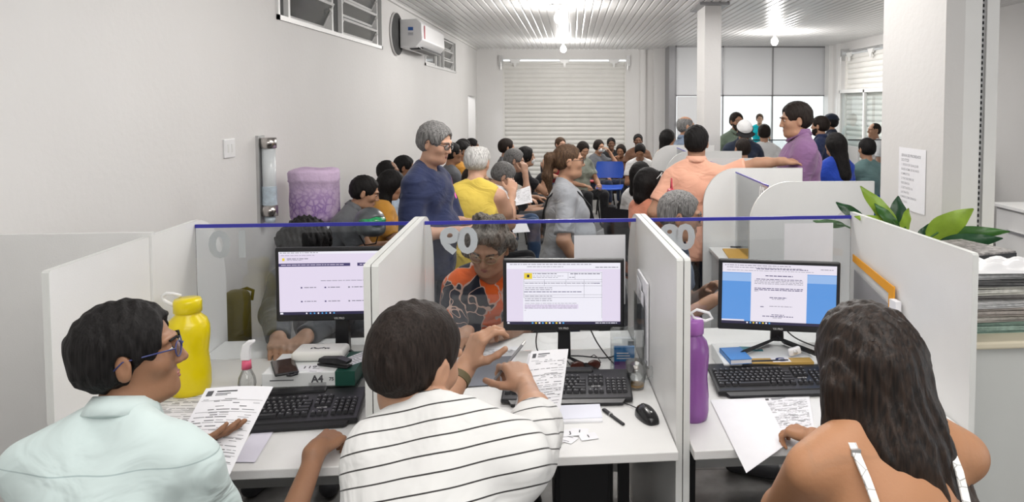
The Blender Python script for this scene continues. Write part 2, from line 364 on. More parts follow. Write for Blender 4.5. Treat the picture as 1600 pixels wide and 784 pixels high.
for y_ in (-.025, .025): MB().b2(.012, .015, y_-.01, y_+.01, .03, .08).build('rocker', M_alum, sw)
# cup dispenser tube
cdp = thing('cup_dispenser', 'tall clear tube cup dispenser with steel ends on the left wall', 'cup dispenser', (XL, 5.07, 1.03))
MB().b2(0, .02, -.05, .05, -.05, .54).build('back_plate', M_metal, cdp)
for z in (.03, .49): MB().cyl((.065, 0, z-.035), (.065, 0, z+.035), .052, n=24).build('end_cap', M_chrome, cdp, True)
M_cupp = mat('stacked_cups', (.62, .72, .80), .3, var=.2, vscale=30)
MB().cyl((.065, 0, .06), (.065, 0, .46), .044, n=24).build('tube', mat('frosted_tube', (.80, .84, .86), .12, trans=.25), cdp, True)
c_ = MB()
for k in range(16): c_.cyl((.065, 0, .07+k*.008), (.065, 0, .077+k*.008), .0465, .048, n=20)
c_.build('cup_stack', M_cupp, cdp, True)
MB().cyl((.065, 0, -.05), (.065, 0, -.01), .03, .036, n=20).build('hanging_cup', M_cupp, cdp, True)
# water cooler with lilac cover
wc = thing('water_cooler', 'white water cooler with a lilac floral bottle cover by the left wall', 'water cooler', (-1.84, 5.32, 0))
MB().rbox((0, 0, .47), (.31, .32, .94), .02).build('cabinet', M_ac, wc)
cl_ = mat('lilac_cloth', (.50, .36, .56), .8, bump=.5, bscale=40)
nt = cl_.node_tree; b_ = nt.nodes['Principled BSDF']; tc = [n for n in nt.nodes if n.type == 'TEX_COORD'][0]
vo = nt.nodes.new('ShaderNodeTexVoronoi'); vo.inputs['Scale'].default_value = 26; vo.feature = 'DISTANCE_TO_EDGE'
ns = nt.nodes.new('ShaderNodeTexNoise'); ns.inputs['Scale'].default_value = 7; ns.inputs['Detail'].default_value = 5
sx = nt.nodes.new('ShaderNodeSeparateXYZ'); mr = nt.nodes.new('ShaderNodeMapRange'); mr.inputs[1].default_value = 1.08; mr.inputs[2].default_value = 1.26; mr.inputs[3].default_value = 1; mr.inputs[4].default_value = 0
cr = nt.nodes.new('ShaderNodeValToRGB'); cr.color_ramp.elements[0].position = .36; cr.color_ramp.elements[1].position = .48
mu = nt.nodes.new('ShaderNodeMath'); mu.operation = 'MULTIPLY'; mu2 = nt.nodes.new('ShaderNodeMath'); mu2.operation = 'MULTIPLY'
c2 = nt.nodes.new('ShaderNodeValToRGB'); c2.color_ramp.elements[0].position = .02; c2.color_ramp.elements[1].position = .22; c2.color_ramp.elements[1].color = (.3, .3, .3, 1); c2.color_ramp.elements[0].color = (1, 1, 1, 1)
mx = nt.nodes.new('ShaderNodeMix'); mx.data_type = 'RGBA'; mx.inputs[6].default_value = (.60, .46, .64, 1); mx.inputs[7].default_value = (.27, .16, .40, 1)
for a, q in ((tc.outputs['Object'], vo.inputs['Vector']), (tc.outputs['Object'], ns.inputs['Vector']), (tc.outputs['Object'], sx.inputs[0]), (sx.outputs[2], mr.inputs[0]), (ns.outputs['Fac'], cr.inputs[0]), (cr.outputs[0], mu.inputs[0]), (mr.outputs[0], mu.inputs[1]), (vo.outputs['Distance'], c2.inputs[0]), (mu.outputs[0], mu2.inputs[0]), (c2.outputs[0], mu2.inputs[1]), (mu2.outputs[0], mx.inputs[0]), (mx.outputs[2], b_.inputs['Base Color'])): nt.links.new(a, q)
cv = MB(); cv.smooth = True; prof = []; n = 48
zz = [.95, .96, 1.0, 1.1, 1.18, 1.235, 1.245, 1.255, 1.30, 1.315, 1.325, 1.32]
rr = [.12, .155, .168, .170, .168, .168, .175, .172, .175, .165, .12, .001]
vs = []
for r, z in zip(rr, zz):
    for i in range(n):
        t = 2*math.pi*i/n; q = r*(1+.018*math.sin(t*7+z*9)*math.sin(z*22+1)+.012*math.sin(13*t+z*30)); vs.append((q*math.cos(t), q*math.sin(t), z+.006*math.sin(3*t+z*5)))
cv.add(vs, [(k*n+i, k*n+(i+1) % n, (k+1)*n+(i+1) % n, (k+1)*n+i) for k in range(len(rr)-1) for i in range(n)])
cv.build('bottle_cover', cl_, wc)
MB().rbox((.13, -.08, .86), (.09, .12, .10), .01).build('tap_panel', M_ac, wc)
for s_ in (-1, 1): MB().cyl((.17, -.08+s_*.03, .85), (.21, -.08+s_*.03, .85), .014).build('tap', M_metal, wc)
# ================================================================== THE ROW OF THREE DESKS
def thin_glass(name, tint=(.97, .985, .98), gl=.07):
    m = bpy.data.materials.new(name); m.use_nodes = True; nt = m.node_tree; nt.nodes.clear()
    o = nt.nodes.new('ShaderNodeOutputMaterial'); t = nt.nodes.new('ShaderNodeBsdfTransparent'); g = nt.nodes.new('ShaderNodeBsdfGlossy'); mx = nt.nodes.new('ShaderNodeMixShader')
    lw = nt.nodes.new('ShaderNodeLayerWeight'); lw.inputs[0].default_value = .25; mr = nt.nodes.new('ShaderNodeMapRange'); mr.inputs[3].default_value = gl; mr.inputs[4].default_value = .75
    t.inputs[0].default_value = (*tint, 1); g.inputs['Roughness'].default_value = .03
    nt.links.new(lw.outputs['Fresnel'], mr.inputs[0]); nt.links.new(mr.outputs[0], mx.inputs[0]); nt.links.new(t.outputs[0], mx.inputs[1]); nt.links.new(g.outputs[0], mx.inputs[2]); nt.links.new(mx.outputs[0], o.inputs[0]); return m
M_sheet = thin_glass('clear_screen', (.90, .915, .925), .03)
M_clear = thin_glass('clear_plastic', (.95, .96, .96), .10)
M_blueedge = mat('blue_edge_tape', (.035, .035, .36), .35)
M_num = mat('white_vinyl', (.86, .86, .86), .5)
def part_profile(y0, y1, z1, rx, rz, z0=0., n=10):       # outline in (y, z): square front corner, rounded far corner
    P = [(y0, z0), (y0, z1-.006), (y0+.006, z1)]
    for k in range(n+1): t = math.pi/2*k/n; P.append((y1-rx+rx*math.sin(t), z1-rz+rz*math.cos(t)))
    return P+[(y1, z0)]
def partition(u, label, group='white partitions of the front desks', y0=2.17, y1=3.34, z1=1.315, rx=.26, rz=.30, t=.019):
    r = thing('desk_partition', label, 'partition', DK(u, 2.17), DA, group)
    P = part_profile(y0-2.17, y1-2.17, z1, rx, rz)
    b = MB(); b.prism([(-t/2, y, z) for y, z in P], (t, 0, 0)); o = b.build('board', M_white, r)
    e = MB(); tt = t/2+.0004                                   # edge banding as a thin skin round the rim
    for (y, z), (y2, z2) in zip(P[:-1], P[1:]):
        dy, dz = y2-y, z2-z; L = math.hypot(dy, dz); ny, nz = -dz/L*.0012, dy/L*.0012
        e.add([(-tt, y, z), (tt, y, z), (tt, y2, z2), (-tt, y2, z2), (-tt, y+ny, z+nz), (tt, y+ny, z+nz), (tt, y2+ny, z2+nz), (-tt, y2+ny, z2+nz)], [(4, 5, 6, 7), (0, 4, 7, 3), (1, 2, 6, 5), (0, 1, 5, 4), (3, 7, 6, 2)])
    e.build('edge_band', M_edge, r); return r
for u, lb in ((-1.362, 'white desk partition nearest the left wall, beside the yellow bottle'), (-.487, 'left board of the doubled white partition between the desks marked 10 and 09'), (-.464, 'right board of the doubled white partition between the desks marked 10 and 09'),
              (.432, 'left board of the doubled white partition beside the computer mouse'), (.455, 'right board of the doubled white partition, beside the purple bottle'), (1.367, 'white desk partition on the right with the orange-edged folder pocket')):
    partition(u, lb)
def desk(u0, u1, label):
    r = thing('service_desk', label, 'desk', DK((u0+u1)/2, 2.115), DA, 'white service desks of the front row')
    w = u1-u0
    o = MB().b2(-w/2, w/2, 0, 1.19, .722, .75).build('worktop', M_white, r); bev(o, .003)
    MB().b2(-w/2+.03, w/2-.03, 1.13, 1.15, .12, .722).build('back_panel', M_white, r)
    for x in (-w/2+.10, w/2-.10):
        MB().b2(x-.02, x+.02, .52, .56, .02, .722).build('leg', M_black, r)
        MB().b2(x-.025, x+.025, .2, .85, 0, .03).build('foot', M_black, r)
    return r
desk(-1.35, -.50, 'white desk on the left under the screen marked 10'); desk(-.451, .42, 'white desk in the middle under the screen marked 09'); desk(.467, 1.355, 'white desk on the right under the screen marked 08')
def screen(u0, u1, txt, tu, label):
    r = thing('glass_screen', label, 'screen', DK((u0+u1)/2, 3.06, .752), DA, 'clear desk screens with a blue top edge')
    w = u1-u0
    MB().b2(-w/2, w/2, -.002, .002, 0, .54).build('pane', M_sheet, r)
    MB().b2(-w/2, w/2, -.0045, .0045, .536, .550).build('blue_edge', M_blueedge, r)
    for c, uu in zip(txt, tu):
        M = Matrix.Translation((uu-(u0+u1)/2, .003, .462)) @ Matrix.Rotation(math.pi/2, 4, 'X') @ Matrix.Diagonal((-1.12 if c != '1' else -1.0, 1, 1, 1))
        MB().text(c, .145, M, .006).build('number', M_num, r)
    for x in (-w/2+.02, w/2-.02): MB().b2(x-.012, x+.012, -.012, .012, 0, .03).build('clamp', M_metal, r)
    return r
screen(-1.351, -.498, '01', (-1.262, -1.175), 'clear screen with the mirrored number 10 over the left desk')
screen(-.452, .42, '90', (-.352, -.280), 'clear screen with the mirrored number 09 over the middle desk')
screen(.467, 1.356, '80', (.565, .632), 'clear screen with the mirrored number 08 over the right desk')
# ---- monitors
def emis(name, c, s=1.):
    return mat(name, (0.02, .02, .02), .25, spec=.3, emit=c, es=s)
E_lav = emis('screen_lavender', s2l(226, 216, 236)); E_white = emis('screen_white', s2l(238, 236, 246)); E_navy = emis('screen_navy', s2l(66, 58, 105)); E_ink = emis('screen_ink', s2l(120, 118, 132)); E_bar = emis('screen_taskbar', s2l(38, 34, 66))
E_blue = emis('screen_blue', s2l(92, 150, 220)); E_blue2 = emis('screen_pale_blue', s2l(150, 185, 232)); E_page = emis('screen_page', s2l(232, 226, 238)); E_cy = emis('screen_cyan', s2l(80, 165, 225)); E_yel = emis('screen_yellow', s2l(232, 205, 60)); E_grn = emis('screen_green', s2l(90, 150, 90))
SM = [E_white, E_lav, E_navy, E_ink, E_bar, E_blue, E_blue2, E_page, E_cy, E_yel, M_black]
def monitor(u, v, zc, rz, roll, page, label, zb, w=.475, h=.285):
    r = thing('monitor', label, 'monitor', DK(u, v, zb), rz, 'black monitors on the front desks'); H0 = zc-zb
    Rm = Euler((0, roll, 0)).to_matrix(); c = Vector((0, 0, H0))
    MB().rbox(c+Rm @ Vector((0, .012, 0)), (w, .022, h), .006, Rm).rbox(c+Rm @ Vector((0, .035, -.01)), (w*.7, .03, h*.6), .012, Rm).build('casing', M_black, r)
    s_ = MB(); sw, sh = w-.030, h-.042; y = -.0008
    def q(x0, x1, z0, z1, m, d=0.):
        s_.m = m; s_.add([c+Rm @ Vector((sw*(a-.5), y-.0003*d, .006+sh*(.5-b_))) for a, b_ in ((x0, z1), (x1, z1), (x1, z0), (x0, z0))], [(0, 1, 2, 3)])
    page(q); s_.build('display', SM, r, False)
    t = MB(); M = Matrix.Translation(c+Rm @ Vector((0, -.0012, -h/2+.0105))) @ Rm.to_4x4() @ Matrix.Rotation(math.pi/2, 4, 'X'); t.text('VX PRO', .011, M, .0003); t.build('logo', mat('logo_grey', (.5, .5, .5), .4), r)
    MB().prism([(-.022, .03, H0-h/2+.06), (.022, .03, H0-h/2+.06), (.026, .03, .02), (-.026, .03, .02)], (0, .03, 0)).build('stand_neck', M_black, r)
    for s in (-1, 1):
        b = MB(); b.prism([(s*.0, .06, .030), (s*.0, .01, .034), (s*.145, -.105, .012), (s*.165, -.11, .0), (s*.14, -.085, .0), (s*.03, .06, .0)], (0, 0, .012)); b.build('stand_leg', M_black, r)
    return r
rr = random.Random(3)
def txt(q, x0, x1, z, hgt=.008, m=3, d=2, gap=.3):       # a line of words
    x = x0
    while x < x1:
        w = min(rr.uniform(.012, .045), x1-x); q(x, x+w, z, z+hgt, m, d); x += w+.006
def page_web(q):
    q(0, 1, 0, 1, 1); q(0, 1, 0, .035, 0, 1); q(0, 1, .955, 1, 4, 1)
    txt(q, .01, .33, .012, .01); txt(q, .02, .3, .055, .006); q(.03, .05, .10, .145, 9, 1); txt(q, .07, .25, .105, .012); txt(q, .07, .2, .13, .006)
    q(0, .60, .185, .235, 2, 1); q(.66, 1, .185, .235, 2, 1); txt(q, .02, .55, .205, .01, 1, 2); txt(q, .68, .95, .205, .01, 1, 2)
    q(.77, .80, .365, .41, 8, 1); txt(q, .35, .80, .46, .008)
    for z in (.56, .78):
        for x in (.18, .38, .58, .80): q(x, x+.014, z, z+.022, 2 if x < .5 else 3, 1); txt(q, x+.03, x+.13, z+.003, .012)
    for k in range(8): q(.22+k*.033, .232+k*.033, .968, .99, 8 if k % 3 else 0, 2)
    q(.005, .03, .965, .99, 0, 2)
def page_doc(q):
    q(0, 1, 0, 1, 1); q(0, 1, 0, .10, 0, 1); q(0, 1, .955, 1, 4, 1); q(.145, .84, .14, .955, 0, 1)
    txt(q, .03, .75, .02, .01); txt(q, .18, .5, .06, .008); txt(q, .78, .98, .065, .012)
    q(.155, .225, .165, .26, 9, 2); q(.18, .2, .19, .235, 4, 3); txt(q, .23, .44, .17, .012, 3, 3); txt(q, .23, .5, .21, .006); txt(q, .23, .45, .235, .006)
    txt(q, .56, .82, .17, .014, 3, 3); txt(q, .55, .6, .23, .01)
    for z in (.155, .27, .305, .37, .515, .56): q(.15, .84, z, z+.004, 3, 2)
    for x, a, b_ in ((.15, .155, .56), (.33, .27, .37), (.52, .27, .37), (.68, .27, .56), (.835, .155, .9), (.54, .155, .27), (.60, .155, .27)): q(x, x+.002, a, b_, 3, 2)
    for z in (.325, .4, .43, .535, .58, .61): txt(q, .16, .4 if z > .38 else .8, z, .009)
    txt(q, .155, .66, .465, .011, 2, 3)
    txt(q, .77, .82, .325, .01, 2, 3)
    q(.155, .63, .675, .745, 1, 2)
    for z in (.655, .68, .70, .72, .735): txt(q, .16, .62, z, .006)
    q(.155, .17, .77, .775, 3, 3)
    for k in range(10): q(.22+k*.03, .235+k*.03, .966, .99, (8, 9, 0)[k % 3], 2)
    txt(q, .78, .97, .972, .012, 0, 3); q(.005, .025, .965, .99, 0, 2)
def page_word(q):
    q(0, 1, 0, 1, 5); q(0, 1, .5, .94, 5, 1)
    for k in range(8): q(0, 1, .16+k*.045, .205+k*.045, 6 if k < 3 else 5, 1)
    q(0, 1, 0, .15, 7, 1); q(0, 1, .955, 1, 4, 2); q(0, .2, .93, .955, 7, 2); q(.255, .745, .15, .955, 7, 2)
    txt(q, .02, .6, .025, .01); txt(q, .04, .7, .06, .009); txt(q, .86, .97, .06, .01); txt(q, .04, .8, .11, .006); txt(q, .3, .75, .075, .012, 2)
    txt(q, .38, .62, .185, .014, 2, 3); txt(q, .30, .70, .245, .01, 2, 3)
    for z in (.27, .295, .32): txt(q, .285, .71, z, .008, 3, 3)
    for z in (.395, .42): txt(q, .285, .71, z, .012, 2, 3)
    txt(q, .285, .32, .445, .008, 3, 3); txt(q, .42, .57, .545, .012, 2, 3); txt(q, .44, .55, .57, .008, 3, 3); txt(q, .34, .37, .70, .012, 2, 3); txt(q, .42, .62, .69, .008, 3, 3)
    txt(q, .44, .55, .83, .01, 2, 3); txt(q, .36, .63, .855, .012, 2, 3); txt(q, .45, .53, .88, .008, 3, 3)
    for k in range(8): q(.22+k*.028, .234+k*.028, .966, .99, (0, 8, 9)[k % 3], 3)
monitor(-.752, 2.88, 1.092, DA-R(1.5), 0, page_web, 'black monitor showing a lavender web page on the left desk', .803)
monitor(.108, 2.86, 1.035, DA-R(5), 0, page_doc, 'black monitor showing a form with a yellow crest on the middle desk', .752)
monitor(.962, 2.83, 1.018, DA-R(11.5), R(.6), page_word, 'black monitor showing a page on a blue background on the right desk', .807)
# riser under the left monitor
tag(put(bev(MB().b2(-.2, .2, -.13, .12, 0, .05).build('monitor_riser', M_white), .003), DK(-.755, 2.93, .7505), DA), 'low white riser block under the left monitor', 'riser')
# ---- keyboards
M_key = mat('keycap_plastic', (.022, .022, .025), .45); M_leg = mat('key_legend', (.35, .35, .36), .6)
def keyboard(loc, rz, label, tilt=7.5):
    r = thing('keyboard', label, 'keyboard', loc, rz, 'black keyboards on the front desks')
    T = Matrix.Rotation(R(tilt), 4, 'X')
    def lift(b): b.xf(Matrix.Translation((0, 0, .004)) @ T)
    b = MB(); b.rbox((0, .105, .009), (.455, .21, .018), .006); b.prism([(-.2, .0, .005), (.2, .0, .005), (.19, -.02, .002), (-.19, -.02, .002)], (0, 0, .01)); b.rbox((0, .2, .014), (.19, .035, .022), .006); lift(b); b.build('body', M_black, r)
    k = MB(); g = MB(); p = .019
    def key(x, y, w=1., h=1.):
        k.add([(x, y, .018), (x+w*p-.002, y, .018), (x+w*p-.002, y+h*p-.002, .018), (x, y+h*p-.002, .018), (x+.0025, y+.003, .027), (x+w*p-.0045, y+.003, .027), (x+w*p-.0045, y+h*p-.004, .026), (x+.0025, y+h*p-.004, .026)], [(4, 5, 6, 7), (0, 1, 5, 4), (1, 2, 6, 5), (2, 3, 7, 6), (3, 0, 4, 7)])
        g.add([(x+.005, y+.010, .0273), (x+.0095, y+.010, .0273), (x+.0095, y+.0135, .0272), (x+.005, y+.0135, .0272)], [(0, 1, 2, 3)])
    x0 = -.217; y0 = .035
    rows = [[1.25, 1.25, 1.25, 6.25, 1.25, 1.25, 1.25, 1.25], [2.25]+[1]*10+[2.75], [1.75]+[1]*11+[2.25], [1.5]+[1]*12+[1.5], [1]*13+[2]]
    for j, row in enumerate(rows):
        x = x0
        for w in row: key(x, y0+j*p, w); x += w*p
    x = x0
    for i in range(13): key(x, y0+5*p+.006, 1); x += p+(.006 if i % 4 == 0 else 0)
    nx = x0+15*p+.006
    for i in range(3):
        key(nx+i*p, y0); key(nx+i*p, y0+3*p); key(nx+i*p, y0+4*p); key(nx+i*p, y0+5*p+.006)
    key(nx+p, y0+p); px_ = nx+3*p+.006
    for j in range(5):
        for i in range(4): key(px_+i*p, y0+j*p)
    lift(k); kk = k.build('keycaps', M_key, r); kk['kind'] = 'stuff'
    lift(g); gg = g.build('key_legend', M_leg, r); gg['kind'] = 'stuff'
    t = MB(); t.text('HAYOM', .009, Matrix.Translation((nx+1.5*p-.001, y0+2.45*p, .0185)), .0002); lift(t); t.build('logo', mat('logo_white', (.7, .7, .7), .4), r)
    for s in (-1, 1): MB().b2(s*.19-.01, s*.19+.01, .185, .195, 0, .026).build('tilt_foot', M_black, r)
    return r
keyboard(DK(-.80, 2.375, .7505), DA+R(4), 'black keyboard on the left desk in front of the paper boxes')
keyboard(DK(.105, 2.49, .7505), DA-R(3), 'black keyboard on the middle desk beside the mouse')
keyboard(DK(.865, 2.50, .7505), DA-R(1), 'black keyboard on the right desk below the blue notebook')
# ---- mice and cables
def loftmouse(loc, rz, label):
    r = thing('mouse', label, 'mouse', loc, rz)
    b = MB(); n = 24; vs = []; L = .058
    for k in range(15):
        t = k/14*math.pi; y = -math.cos(t)*L; w = .031*math.sin(t)**.55*(1-.10*math.cos(t)) if 0 < k < 14 else .0005; hh = .036*math.sin(t)**.6*(1-.18*math.cos(t*1.0+.3)) if 0 < k < 14 else .001
        for i in range(n):
            a = math.pi*i/(n-1); vs.append((w*math.cos(a)*(1+.0*y), y, max(0, hh*math.sin(a)**.8)))
    fs = [(k*n+i, k*n+i+1, (k+1)*n+i+1, (k+1)*n+i) for k in range(14) for i in range(n-1)]
    fs.append(tuple(range(0, 15*n, n))+tuple(range(15*n-1, 0, -n))); b.add(vs, fs); b.build('shell', mat('gloss_black', (.012, .012, .013), .18), r, True)
    MB().cyl((-.004, .035, .028), (.004, .035, .028), .009, n=16).build('scroll_wheel', M_blackm, r, True)
    MB().b2(-.0006, .0006, .0, .05, .0365, .0375).build('button_gap', M_blackm, r) if False else None
    MB().ball((0, -.03, .0335), (.003, .005, .0022), 8).build('logo', mat('logo_white', (.7, .7, .7), .4), r, True)
    MB().tube([(0, .055, .008), (-.01, .09, .006), (-.03, .14, .005), (-.05, .20, .004), (-.04, .27, .004)], .0018).build('cable', M_black, r, True)
    return r
loftmouse(DK(.363, 2.355, .7505), DA+R(16), 'black mouse on the middle desk right of the keyboard')
def cable(pts, label, r=.0028, name='cable'):
    p = [DK(*q) for q in pts]; P = []
    for i in range(len(p)-1):
        a, b_, c_, d = p[max(i-1, 0)], p[i], p[i+1], p[min(i+2, len(p)-1)]
        for k in range(6):
            t = k/6; P.append(.5*((2*b_)+(c_-a)*t+(2*a-5*b_+4*c_-d)*t*t+(-a+3*b_-3*c_+d)*t**3))
    P.append(p[-1]); o = MB().tube(P, r, 7).build(name, M_black, None, True); return tag(o, label, 'cable')
cable([(.21, 2.89, .90), (.24, 2.87, .84), (.29, 2.85, .775), (.325, 2.82, .757), (.34, 2.9, .756), (.345, 3.0, .755)], 'black cable hanging from the middle monitor down to the desk')
cable([(.02, 2.93, .93), (.0, 2.96, .82), (.03, 2.98, .758), (.17, 2.96, .757), (.28, 2.93, .756), (.36, 2.99, .755)], 'black cable looping behind the stand of the middle monitor')
cable([(1.14, 2.84, .90), (1.17, 2.84, .83), (1.22, 2.83, .78), (1.25, 2.80, .757), (1.29, 2.88, .755)], 'black cable hanging from the right monitor')
cable([(.98, 2.87, .90), (1.03, 2.83, .85), (1.12, 2.80, .815), (1.22, 2.77, .79), (1.26, 2.74, .757), (1.16, 2.72, .756)], 'black cable trailing across the paper box on the right desk')
for k, (x, lb) in enumerate(((-.13, 'left of the loops'), (-.09, 'middle one of the loops'), (-.05, 'right of the loops'))):
    cable([(x, 2.42, .72), (x+.03, 2.40, .60), (x-.04+.03*k, 2.38, .48), (x+.04, 2.40, .38), (x+.01, 2.45, .2), (x+.05, 2.5, .02)], 'black cable dangling under the middle desk, '+lb, .004)
pct = thing('computer_tower', 'black computer tower hanging under the middle desk', 'computer', DK(.16, 2.44, .25), DA)
MB().rbox((0, .2, .235), (.20, .40, .46), .012).build('case', M_black, pct); MB().rbox((0, -.004, .235), (.17, .012, .42), .006).build('front_panel', M_blackm, pct)
for y_ in (.06, .34): MB().b2(-.1, .1, y_-.01, y_+.01, .45, .471).build('hanger_bracket', M_metal, pct)
# ---- bottles
def bottle(loc, rz, m, ms, h, rad, label, rect=False):
    r = thing('water_bottle', label, 'bottle', loc, rz)
    P = [(.001, .0), (rad*.86, 0), (rad*.95, .01), (rad, .03), (rad*1.0, h*.22), (rad*.93, h*.36), (rad*.90, h*.42), (rad*.95, h*.52), (rad, h*.62), (rad*.98, h*.70), (rad*.86, h*.77), (rad*.60, h*.82), (rad*.57, h*.84), (rad*.57, h*.87)]
    MB().lathe(P, n=40, sy=.85 if rect else 1).build('body', m, r, True)
    MB().lathe([(rad*.60, h*.845), (rad*.66, h*.85), (rad*.66, h*.96), (rad*.60, h*.985), (.001, h*.99)], n=32, sy=.9 if rect else 1).build('cap', ms, r, True)
    return r
M_yel = mat('yellow_plastic', (.78, .62, .0), .3, spec=.5, coat=.3, var=.02)
bt = bottle(DK(-1.235, 2.72, .7505), DA, M_yel, M_yel, .345, .070, 'yellow water bottle with a white carry loop on the left desk')
MB().tube([(-.035, .02, .30), (-.065, .02, .315), (-.09, .02, .33), (-.095, .02, .345), (-.08, .02, .355), (-.055, .02, .353), (-.03, .02, .345)], .006).build('carry_loop', M_ac, bt, True)
M_pur = mat('purple_plastic', (.33, .12, .42), .22, trans=.4, spec=.5, var=.04)
M_pur2 = mat('purple_cap_plastic', (.34, .12, .42), .35)
bp_ = bottle(DK(.512, 2.345, .7505), DA, M_pur, M_pur2, .335, .052, 'purple translucent water bottle beside the doubled partition on the right desk')
MB().tube([(.0, -.005, .335), (-.008, -.005, .352), (.01, -.005, .362), (.05, -.005, .350), (.062, -.005, .332), (.04, -.005, .324), (.012, -.005, .33)], .0048, closed=True).build('carry_loop', M_ac, bp_, True)
sp = thing('spray_bottle', 'small clear spray bottle with a pink and white trigger on the left desk', 'spray bottle', DK(-1.0, 2.62, .7505), DA)
MB().lathe([(.001, 0), (.026, 0), (.03, .006), (.03, .02), (.028, .03), (.03, .04), (.028, .052), (.03, .064), (.027, .085), (.018, .105), (.013, .115), (.013, .12)], n=28).build('bottle_body', M_clear, sp, True)
MB().cyl((0, 0, .115), (0, 0, .145), .0165, .0145).build('collar', mat('pink_plastic', (.75, .12, .22), .4), sp, True)
MB().prism([(-.015, -.011, .145), (-.018, -.011, .165), (-.010, -.011, .20), (.006, -.011, .213), (.028, -.011, .215), (.03, -.011, .207), (.018, -.011, .197), (.013, -.011, .175), (.014, -.011, .145)], (0, .022, 0)).build('trigger_head', M_ac, sp); bev(sp.children[-1], .004, 3)
# ---- paper boxes and things on them
M_ream = mat('ream_wrap_white', (.78, .80, .80), .45); M_dgreen = mat('ream_green', (.01, .07, .05), .45); M_kraft = mat('ream_gold', (.52, .33, .09), .45); M_navy = mat('print_navy', (.02, .03, .15), .5)
shelf = thing('acrylic_riser', 'clear acrylic riser under the green and white paper box on the left desk', 'riser', DK(-.79, 2.60, .7505), DA)
MB().b2(-.17, .17, 0, .22, .042, .047).build('top_sheet', M_clear, shelf)
for s in (-1, 1): MB().b2(s*.165-.0025, s*.165+.0025, 0, .22, 0, .042).build('side_sheet', M_clear, shelf)
rm = thing('paper_box', 'green and white box of A4 paper on the left desk under a white router', 'paper box', DK(-.79, 2.61, .798), DA)
b = MB(); b.rbox((0, .105, .025), (.315, .21, .05), .003); b.m = 1; b.b2(.09, .1579, -.0012, .211, -.0, .0505)
b.m = 2; b.text('A4', .034, Matrix.Translation((.03, -.0016, .026)) @ Matrix.Rotation(math.pi/2, 4, 'X'), .0012); b.text('75', .017, Matrix.Translation((.108-.03, -.0016, .025)) @ Matrix.Rotation(math.pi/2, 4, 'X'), .0005)
for k in range(3): b.b2(.0, .06, -.0015, -.001, .004+k*.004, .0052+k*.004)
b.b2(-.13, -.05, -.0015, -.001, .024, .027)
b.build('wrapper', [M_ream, M_dgreen, M_ink], rm)
rt = thing('router', 'white rounded router box on the green and white paper box', 'router', DK(-.79, 2.765, .8495), DA-R(2))
MB().rbox((0, 0, .018), (.185, .115, .036), .016, seg=5).build('casing', mat('ivory_plastic', (.80, .80, .76), .35), rt, True)
t_ = MB()
for k in range(7): t_.box((-.03+k*.01, -.01+.004*math.sin(k*2), .0368), (.006, .012, .0012), Euler((0, 0, k*.7)))
t_.build('scribble', M_ink, rt)
ph = thing('smartphone', 'black smartphone lying on the green and white paper box', 'smartphone', DK(-.885, 2.655, .8495), DA+R(24))
MB().rbox((0, 0, .005), (.078, .155, .009), .0045, seg=3).build('case', M_black, ph, True); MB().rbox((0, 0, .0098), (.070, .146, .0012), .0005).build('glass', mat('phone_glass', (.05, .03, .025), .08), ph)
MB().tube([(.02, -.078, .004), (.03, -.094, .005), (.012, -.10, .005), (.0, -.09, .004), (.005, -.078, .004)], .004).build('finger_ring', M_black, ph, True)
st = thing('stapler', 'black stapler lying across tickets on the green and white paper box', 'stapler', DK(-.715, 2.665, .8497), DA-R(22))
MB().rbox((0, 0, .004), (.125, .034, .008), .003).build('base', M_black, st); MB().prism([(-.06, -.015, .012), (.06, -.015, .016), (.062, -.015, .026), (.02, -.015, .034), (-.055, -.015, .026)], (0, .03, 0)).build('arm', M_black, st); MB().b2(-.058, .058, -.008, .008, .012, .017).build('magazine', M_metal, st)
def card(loc, rz, w, h, m, label, cat='ticket', name='paper_ticket', lines=2, group=None, txtc=None, t=.0006, tilt=0.):
    b = MB(); b.b2(-w/2, w/2, -h/2, h/2, 0, t); b.m = 1
    for k in range(lines): yy = h*.32-k*h*.62/max(1, lines-1) if lines > 1 else 0; b.b2(-w*.36, w*rr.uniform(.1, .38), yy-.0012, yy+.0012, t, t+.0003)
    if txtc: b.text(txtc, h*.6, Matrix.Translation((0, 0, t+.0004)), .0006)
    o = b.build(name, [m, M_ink]); put(o, loc, rz); o.rotation_euler = (tilt, 0, rz); return tag(o, label, cat, group)
card(DK(-.80, 2.66, .8482), DA+R(5), .07, .055, M_paper, 'paper ticket printed 119 between the phone and the stapler', lines=0, txtc='119')
card(DK(-.77, 2.63, .8484), DA-R(8), .05, .04, M_paper, 'small blank-looking ticket just in front of the 119 ticket', lines=2)
card(DK(-.665, 2.70, .8483), DA-R(40), .05, .11, M_paper, 'striped slip of paper right of the stapler on the paper box', lines=6)
card(DK(-.655, 2.765, .8482), DA-R(32), .05, .09, M_paper, 'slip of paper behind the stapler beside the router', lines=5)
def book(name, loc, rz, w, d, h, mc, label, cat, mp=None):
    r = thing(name, label, cat, loc, rz); MB().b2(-w/2+.002, w/2-.002, -d/2+.002, d/2-.002, .0015, h-.0015).build('pages', mp or M_paper, r)
    b = MB(); b.b2(-w/2, w/2, -d/2, d/2, h-.0015, h); b.b2(-w/2, w/2, -d/2, d/2, 0, .0015); b.b2(-w/2, -w/2+.0015, -d/2, d/2, 0, h); o = b.build('cover', mc, r); return r
rg = thing('paper_box', 'gold and white box of A4 paper under the stand of the right monitor', 'paper box', DK(.885, 2.68, .7505), DA-R(2))
b = MB(); b.rbox((0, .12, .027), (.36, .24, .054), .003); b.m = 1; b.b2(-.085, .165, -.0012, .05, .004, .0545)
